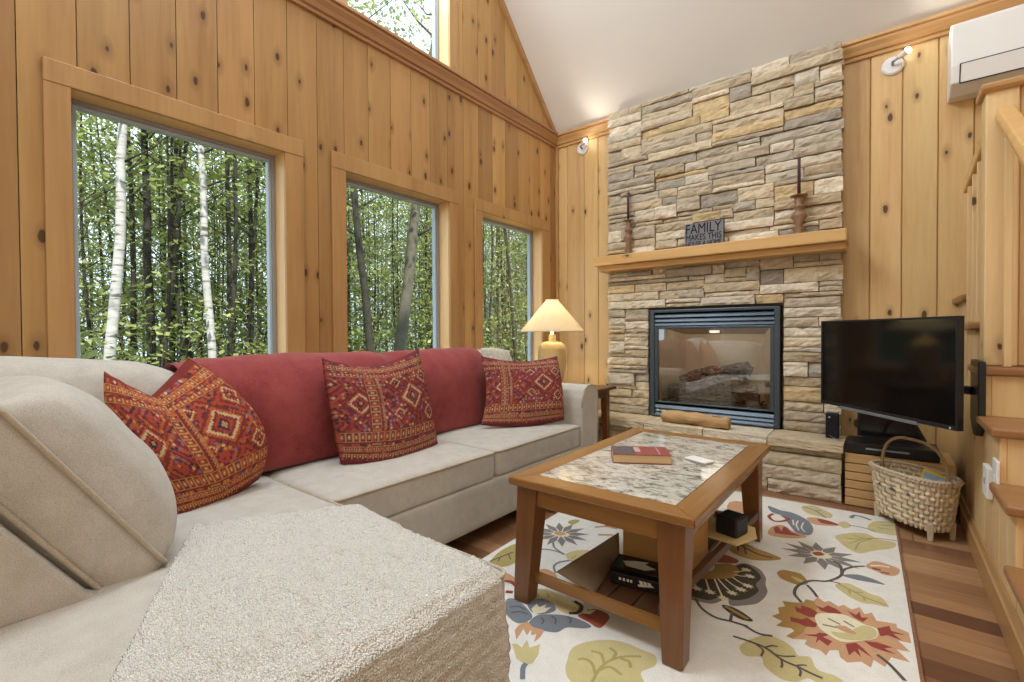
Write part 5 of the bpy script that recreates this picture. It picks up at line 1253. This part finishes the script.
stroke(rp(4, [(200, 560), (240, 620), (320, 670), (400, 690), (500, 720)]), 0.011, 'stem', 3); stroke(rp(4, [(400, 690), (410, 640)]), 0.011, 'stem', 3); stroke(rp(4, [(480, 715), (560, 760), (640, 775)]), 0.011, 'stem', 3)
leaf(4, [(370, 255), (430, 235), (480, 245), (560, 280), (640, 310), (690, 335), (620, 345), (520, 340), (430, 310), (390, 280)], 'gold', [(420, 240), (470, 265), (560, 310), (640, 330)], 'dark', [[(440, 250), (445, 290)], [(480, 270), (490, 310)], [(460, 262), (530, 262)]])
# left near: slate scallops, yellow leaf, tulip
poly(smooth(rp(3, [(95, 225), (150, 225), (215, 280), (240, 330), (170, 362), (110, 330), (90, 290)])), 'slate', 1)
poly(smooth(rp(3, [(225, 350), (270, 315), (340, 310), (420, 315), (500, 335), (575, 375), (540, 390), (440, 385), (380, 412), (290, 400), (230, 375)])), 'slate', 1)
for q in ([(290, 330), (305, 345), (295, 365)], [(350, 320), (375, 340), (370, 365)], [(440, 325), (460, 340), (455, 362)], [(110, 270), (160, 265), (200, 285)], [(120, 300), (170, 295), (215, 310)]): stroke(rp(3, q), 0.006, 'stem', 3)
poly(smooth(rp(3, [(235, 180), (310, 165), (390, 195), (480, 235), (530, 275), (520, 305), (430, 305), (340, 250), (240, 240)])), 'yellow', 1)
poly(smooth(rp(3, [(215, 240), (280, 220), (340, 235), (375, 275), (350, 300), (280, 310), (230, 290)])), 'slate', 2); poly(rp(3, [(235, 280), (265, 250), (280, 270), (320, 255), (310, 275), (350, 270), (310, 300), (250, 310)]), 'pale', 3)
stroke(rp(3, [(480, 235), (520, 265), (500, 300), (450, 305)]), 0.016, 'dark', 3); stroke(rp(3, [(320, 190), (335, 205), (325, 215)]), 0.007, 'olive', 3); stroke(rp(3, [(260, 190), (275, 200), (268, 215)]), 0.007, 'olive', 3)
poly(smooth(rp(3, [(500, 320), (540, 300), (600, 280), (680, 320), (640, 380), (610, 385), (560, 355)])), 'rust', 1); poly(rp(3, [(530, 300), (560, 280), (590, 310), (620, 300), (600, 330), (560, 340)]), 'red', 2); poly(rp(3, [(525, 305), (545, 270), (555, 290), (605, 285), (570, 310)]), 'pale', 3)
poly(rp(3, [(140, 400), (165, 370), (215, 350), (240, 380), (310, 400), (290, 435), (250, 470), (265, 420), (235, 430), (235, 395), (210, 430), (190, 390), (165, 430), (150, 455)]), 'peach', 2)
poly(rp(3, [(125, 478), (155, 478), (180, 500), (210, 455), (225, 500), (285, 480), (275, 540), (240, 590), (190, 590), (150, 560)]), 'yellow', 2); stroke(rp(3, [(205, 590), (188, 615), (185, 680)]), 0.016, 'slate', 3)
poly(smooth(rp(3, [(440, 570), (470, 500), (560, 465), (680, 455), (780, 475), (860, 510), (940, 545), (940, 600), (860, 640), (870, 720), (700, 740), (560, 740), (460, 690), (430, 630)])), 'yellow', 1)
for q in ([(580, 700), (620, 625), (680, 575), (760, 552), (860, 550)], [(600, 650), (580, 590), (540, 565), (500, 567)], [(650, 590), (630, 535), (575, 520)], [(700, 565), (715, 530), (680, 500)], [(740, 560), (790, 580), (800, 615)], [(610, 635), (680, 610), (750, 655)]): stroke(rp(3, q), 0.010, 'olive', 3)
poly(smooth(rp(3, [(60, 90), (95, 75), (150, 110), (140, 140), (90, 125)])), 'peach', 1); stroke(rp(3, [(80, 120), (120, 125), (145, 150)]), 0.014, 'red', 3); stroke(rp(3, [(90, 180), (130, 185)]), 0.018, 'red', 3)
# far left: daisy, stems, leaf at the corner
c0 = rp(5, [(425, 205)])[0]; star(c0[0], c0[1], 0.03, 0.15, 12, 'grey', 1, 0.1, 1.0, 0, 0.24); poly(smooth(rp(5, [(370, 205), (400, 190), (450, 195), (480, 215), (420, 222)])), 'pale', 3); poly(smooth(rp(5, [(385, 202), (410, 190), (460, 205), (420, 215)])), 'peach', 4)
stroke(rp(5, [(380, 255), (390, 290), (450, 330)]), 0.010, 'slate', 3); stroke(rp(5, [(250, 300), (340, 298), (400, 310), (450, 330)]), 0.010, 'slate', 3); stroke(rp(5, [(480, 365), (420, 375), (385, 400), (395, 440)]), 0.010, 'slate', 3)
poly(smooth(rp(5, [(460, 325), (520, 305), (600, 305), (580, 340), (520, 375), (470, 360)])), 'yellow', 1); stroke(rp(5, [(490, 355), (520, 335)]), 0.006, 'olive', 3)
poly(smooth(rp(5, [(470, 130), (510, 118), (540, 125), (510, 145), (480, 145)])), 'olive', 1)
poly(smooth(rp(5, [(0, 370), (60, 310), (160, 262), (200, 300), (150, 380), (40, 410), (-10, 400)])), 'olive', 1); stroke(rp(5, [(0, 370), (60, 345), (140, 315)]), 0.008, 'stem', 3); stroke(rp(5, [(60, 345), (50, 370)]), 0.006, 'stem', 3); stroke(rp(5, [(110, 325), (125, 360)]), 0.006, 'stem', 3)
stroke(rp(5, [(630, 165), (700, 160), (770, 175)]), 0.016, 'peach', 3); stroke(rp(5, [(650, 210), (740, 212)]), 0.020, 'peach', 3); stroke(rp(5, [(690, 155), (770, 160)]), 0.012, 'red', 4)
poly(smooth(rp(5, [(290, 430), (330, 415), (390, 440), (400, 470), (330, 465)])), 'peach', 1)
mb.build('pile', mats, rug)
fr = MB()
fr.prism([(corners[0][0]-0.004, corners[0][1]), (corners[0][0]+0.006, corners[0][1]), (corners[3][0]+0.006, corners[3][1]), (corners[3][0]-0.004, corners[3][1])], 0.0004, RZ+0.0006, 'Z'); fr.build('bound_edge', fabric('rug_binding', srgb(150, 104, 76), srgb(110, 72, 52), 200), rug)

# ------------------------------------------------------------------ forest outside
GZ = -1.4
mb = MB(); P = [[(-2.9-i*1.7, -12+j*2.4, GZ+mnoise.noise(Vector((i*0.4, j*0.4, 0)))*0.25) for j in range(26)] for i in range(22)]
mb.grid(P); tag(mb.build('ground', 'moss', smooth=True), kind='structure')
def leaves_mesh(name, sprays, per, R, leaf, rs, mat):
    """sprays: array of centres; every spray is a drooping, nearly level fan of leaf blades"""
    n = len(sprays)*per
    c = np.repeat(sprays, per, 0)
    a = rs.rand(n)*2*np.pi; r = np.sqrt(rs.rand(n))*R
    tilt = np.repeat(rs.randn(len(sprays), 2)*0.35, per, 0)
    off = np.stack([np.cos(a)*r, np.sin(a)*r, -0.25*r*r/R+rs.randn(n)*0.06], 1); off[:, 2] += off[:, 0]*tilt[:, 0]+off[:, 1]*tilt[:, 1]
    p = c+off
    d = np.stack([np.cos(a+rs.randn(n)*0.8), np.sin(a+rs.randn(n)*0.8), -0.35+rs.randn(n)*0.35], 1); d /= np.linalg.norm(d, axis=1)[:, None]
    up = np.stack([rs.randn(n)*0.45, rs.randn(n)*0.45, np.ones(n)], 1); s = np.cross(d, up); s /= np.linalg.norm(s, axis=1)[:, None]
    L = (leaf*(0.6+0.8*rs.rand(n)))[:, None]
    v = np.stack([p, p+d*L*0.5+s*L*0.30, p+d*L, p+d*L*0.5-s*L*0.30], 1).reshape(-1, 3)
    f = np.arange(n*4).reshape(-1, 4)
    me = bpy.data.meshes.new(name); me.from_pydata(v.tolist(), [], f.tolist())
    at_ = me.color_attributes.new('rnd', 'FLOAT_COLOR', 'CORNER'); k = np.repeat(rs.rand(n), 4); col = np.stack([k, k, k, np.ones_like(k)], 1).astype(np.float32); at_.data.foreach_set('color', col.ravel())
    me.materials.append(M[mat]); return me
def trunk_mb(h, r, lean, rs, nb=7, bmin=0.3):
    mb = MB(); pts = []; bend = rs.randn(2)*0.12
    for i in range(12):
        t_ = i/11; pts.append((lean[0]*t_+bend[0]*math.sin(t_*3), lean[1]*t_+bend[1]*math.sin(t_*4), h*t_))
    mb.tube(pts, [r*(1-0.7*i/11) for i in range(12)], 10)
    for b in range(nb):
        t_ = bmin+(0.95-bmin)*rs.rand(); i = int(t_*11); p = Vector(pts[i]); a = rs.rand()*6.28; l_ = (0.6+rs.rand()*1.3)
        q = p+Vector((math.cos(a)*l_*0.5, math.sin(a)*l_*0.5, l_*0.35)); w = p+Vector((math.cos(a+0.3)*l_, math.sin(a+0.3)*l_, l_*0.9))
        mb.tube([p, q, w], [r*0.32*(1-0.5*t_), r*0.2*(1-0.5*t_), 0.006], 6)
    return mb
rs = np.random.RandomState(5)
protos = []
def make_tree(kind):
    rs_ = np.random.RandomState(100+kind)
    h = 9.0; root = thing('forest_tree', None, 'tree', (0, 0, 0), world=False)
    mat = 'bark'
    trunk_mb(h, 0.035+0.03*rs_.rand(), rs_.randn(2)*0.5, rs_, 9, 0.2).build('trunk', mat, root, smooth=True)
    n = 120
    z = 0.4+8.8*rs_.rand(n)**0.8; rad = 1.7*np.sqrt(rs_.rand(n))*(0.45+0.55*np.clip(z/4, 0, 1)); a = rs_.rand(n)*6.283
    sp_ = np.stack([rad*np.cos(a), rad*np.sin(a), z], 1)
    me = leaves_mesh('foliage', sp_, 34, 0.55, 0.092, rs_, 'leaf' if kind % 2 == 0 else 'leaf_deep')
    o = bpy.data.objects.new('foliage', me); C.objects.link(o); o.parent = root
    return root
def copy_tree(root):
    r = root.copy(); C.objects.link(r)
    for ch in root.children:
        c = ch.copy(); C.objects.link(c); c.parent = r
    return r
for k in range(5): protos.append(make_tree(k))
used = [False]*5
def place_tree(k, x, y, s, rz, label, group):
    o = protos[k]
    if used[k]: o = copy_tree(protos[k])
    used[k] = True
    o.location = (x, y, GZ-0.1); o.rotation_euler = (0, 0, rz); o.scale = (s, s, s)
    tag(o, label, 'tree', group)
def single_tree(name, p0, p1, X, r, mat, label, foliage=0, seed=0):
    """a trunk through two points seen in the window, carried on down to the ground and up to its crown"""
    a, b = Vector(atX(*p0, X)), Vector(atX(*p1, X)); d = (b-a)/(b.z-a.z)
    base = a+d*(GZ-0.1-a.z); top = a+d*(7.5-a.z)
    root = thing(name, label, 'tree', base, world=False); rs_ = np.random.RandomState(seed)
    mb = MB(); pts = []
    for i in range(20):
        t_ = i/19; p = base.lerp(top, t_)-base; pts.append(p+Vector((0, mnoise.noise(Vector((t_*6, seed, 0)))*0.06, 0)))
    mb.tube(pts, [r*(1.15-0.65*i/19) for i in range(20)], 14)
    mb.build('trunk', mat, root, smooth=True)
    mb = MB()
    for b_ in range(9):
        i = rs_.randint(9, 19); p = Vector(pts[i]); a_ = rs_.rand()*6.28; l_ = 0.5+rs_.rand()
        mb.tube([p, p+Vector((math.cos(a_)*l_*0.5, math.sin(a_)*l_*0.5, l_*0.3)), p+Vector((math.cos(a_)*l_, math.sin(a_)*l_, l_*0.8))], [r*0.25, r*0.15, 0.005], 6)
    mb.build('branch', 'bark', root, smooth=True)
    n = 26; z = 4.6+4.0*rs_.rand(n); a_ = rs_.rand(n)*6.28; rad = 1.3*np.sqrt(rs_.rand(n))
    me = leaves_mesh('foliage', np.stack([rad*np.cos(a_), rad*np.sin(a_), z], 1), 24, 0.5, 0.10, rs_, 'leaf'); o = bpy.data.objects.new('foliage', me); C.objects.link(o); o.parent = root
single_tree('birch_tree', (122, 150), (112, 360), -7.6, 0.062, 'birch', 'white birch trunk at the left in the left window', seed=1)
single_tree('birch_tree', (202, 160), (211, 360), -7.9, 0.056, 'birch', 'white birch trunk at the right in the left window', seed=2)
single_tree('leaning_tree', (353, 190), (372, 355), -7.2, 0.07, 'bark', 'dark slim leaning trunk at the left in the middle window', seed=3)
single_tree('mossy_tree', (416, 205), (400, 355), -6.6, 0.105, 'bark_grey', 'thick grey mottled trunk at the right in the middle window', seed=4)
single_tree('dark_tree', (147, 200), (152, 360), -9.5, 0.065, 'bark', 'dark straight trunk between the two birches', seed=5)
single_tree('forked_tree', (182, 180), (166, 330), -9.0, 0.042, 'bark', 'thin dark slanting trunk left of the right-hand birch', seed=6)
single_tree('dark_tree', (228, 190), (231, 355), -9.0, 0.045, 'bark', 'thin dark trunk just right of the right-hand birch', seed=7)
single_tree('slim_tree', (506, 228), (515, 350), -8.0, 0.045, 'bark', 'thin dark trunk in the right window', seed=8)
i = 0
for ring, (xa, cnt) in enumerate(((-9.0, 10), (-11.5, 15), (-14.0, 20), (-17.0, 25), (-20.5, 30), (-25, 36))):
    for k in range(cnt):
        q = (k+0.5)/cnt; y_ = abs(xa)*(0.02+1.75*q)+rs.randn()*0.5
        x_ = xa+rs.randn()*0.7
        place_tree(i % 5, x_, y_, 0.85+0.35*rs.rand(), rs.rand()*6.28, 'dense green woodland tree beyond the windows', 'woodland trees beyond the windows'); i += 1
# thin bare saplings deeper in the woods
sap = thing('forest_sapling', 'thin dark bare sapling trunk deep in the woods', 'tree', (0, 0, 0), 'thin saplings in the woods', world=False)
trunk_mb(8.0, 0.034, (0.2, 0.1), np.random.RandomState(3), 5, 0.3).build('trunk', 'bark', sap, smooth=True)
for k in range(110):
    o = sap if k == 0 else copy_tree(sap)
    x_ = -(8.5+9.0*rs.rand()); o.location = (x_, abs(x_)*(0.05+1.65*((k+rs.rand())/110)) if k % 2 else abs(x_)*(0.1+1.5*rs.rand()), GZ-0.1); o.rotation_euler = (0, 0, rs.rand()*6.28); q = 0.7+0.7*rs.rand(); o.scale = (q, q, 1)
# understory shrubs
shr = thing('woodland_shrub', 'leafy undergrowth bush below the windows in the woods', 'shrub', (0, 0, 0), 'undergrowth in the woods', world=False)
rs2 = np.random.RandomState(77); n = 46
a = rs2.rand(n)*6.28; rad = 1.0*np.sqrt(rs2.rand(n)); z = 0.3+2.6*rs2.rand(n)
me = leaves_mesh('foliage', np.stack([rad*np.cos(a), rad*np.sin(a), z], 1), 24, 0.42, 0.10, rs2, 'leaf'); o = bpy.data.objects.new('foliage', me); C.objects.link(o); o.parent = shr
mb = MB()
for k in range(7):
    a_ = k*0.9; mb.tube([(0.05*math.cos(a_), 0.05*math.sin(a_), 0), (0.3*math.cos(a_), 0.3*math.sin(a_), 1.4), (0.6*math.cos(a_), 0.6*math.sin(a_), 2.6)], [0.02, 0.014, 0.005], 6)
mb.build('stems', 'bark', shr, smooth=True)
first = True
for (x_, y_, s_) in [(-6.2, 1.05, 0.85), (-8.8, 2.2, 1.0), (-9.3, 3.9, 1.1), (-10.5, 3.0, 1.2), (-8.6, 5.6, 1.0), (-10.2, 6.6, 1.2), (-8.8, 7.9, 1.05), (-11, 9.2, 1.2), (-7.6, 8.2, 1.0), (-8.6, 10.2, 1.1), (-10.5, 12, 1.2), (-12, 14.5, 1.2), (-12, 5, 1.3), (-13, 7.5, 1.3), (-13.5, 2.6, 1.3), (-13, 11, 1.3), (-15, 16, 1.3), (-15, 19, 1.3)]:
    o = shr if first else copy_tree(shr); first = False
    o.location = (x_, y_, GZ-0.05); o.scale = (s_, s_, s_); o.rotation_euler = (0, 0, rs.rand()*6.28)

for ob in list(SC.objects):
    if 'wp' in ob: del ob['wp']
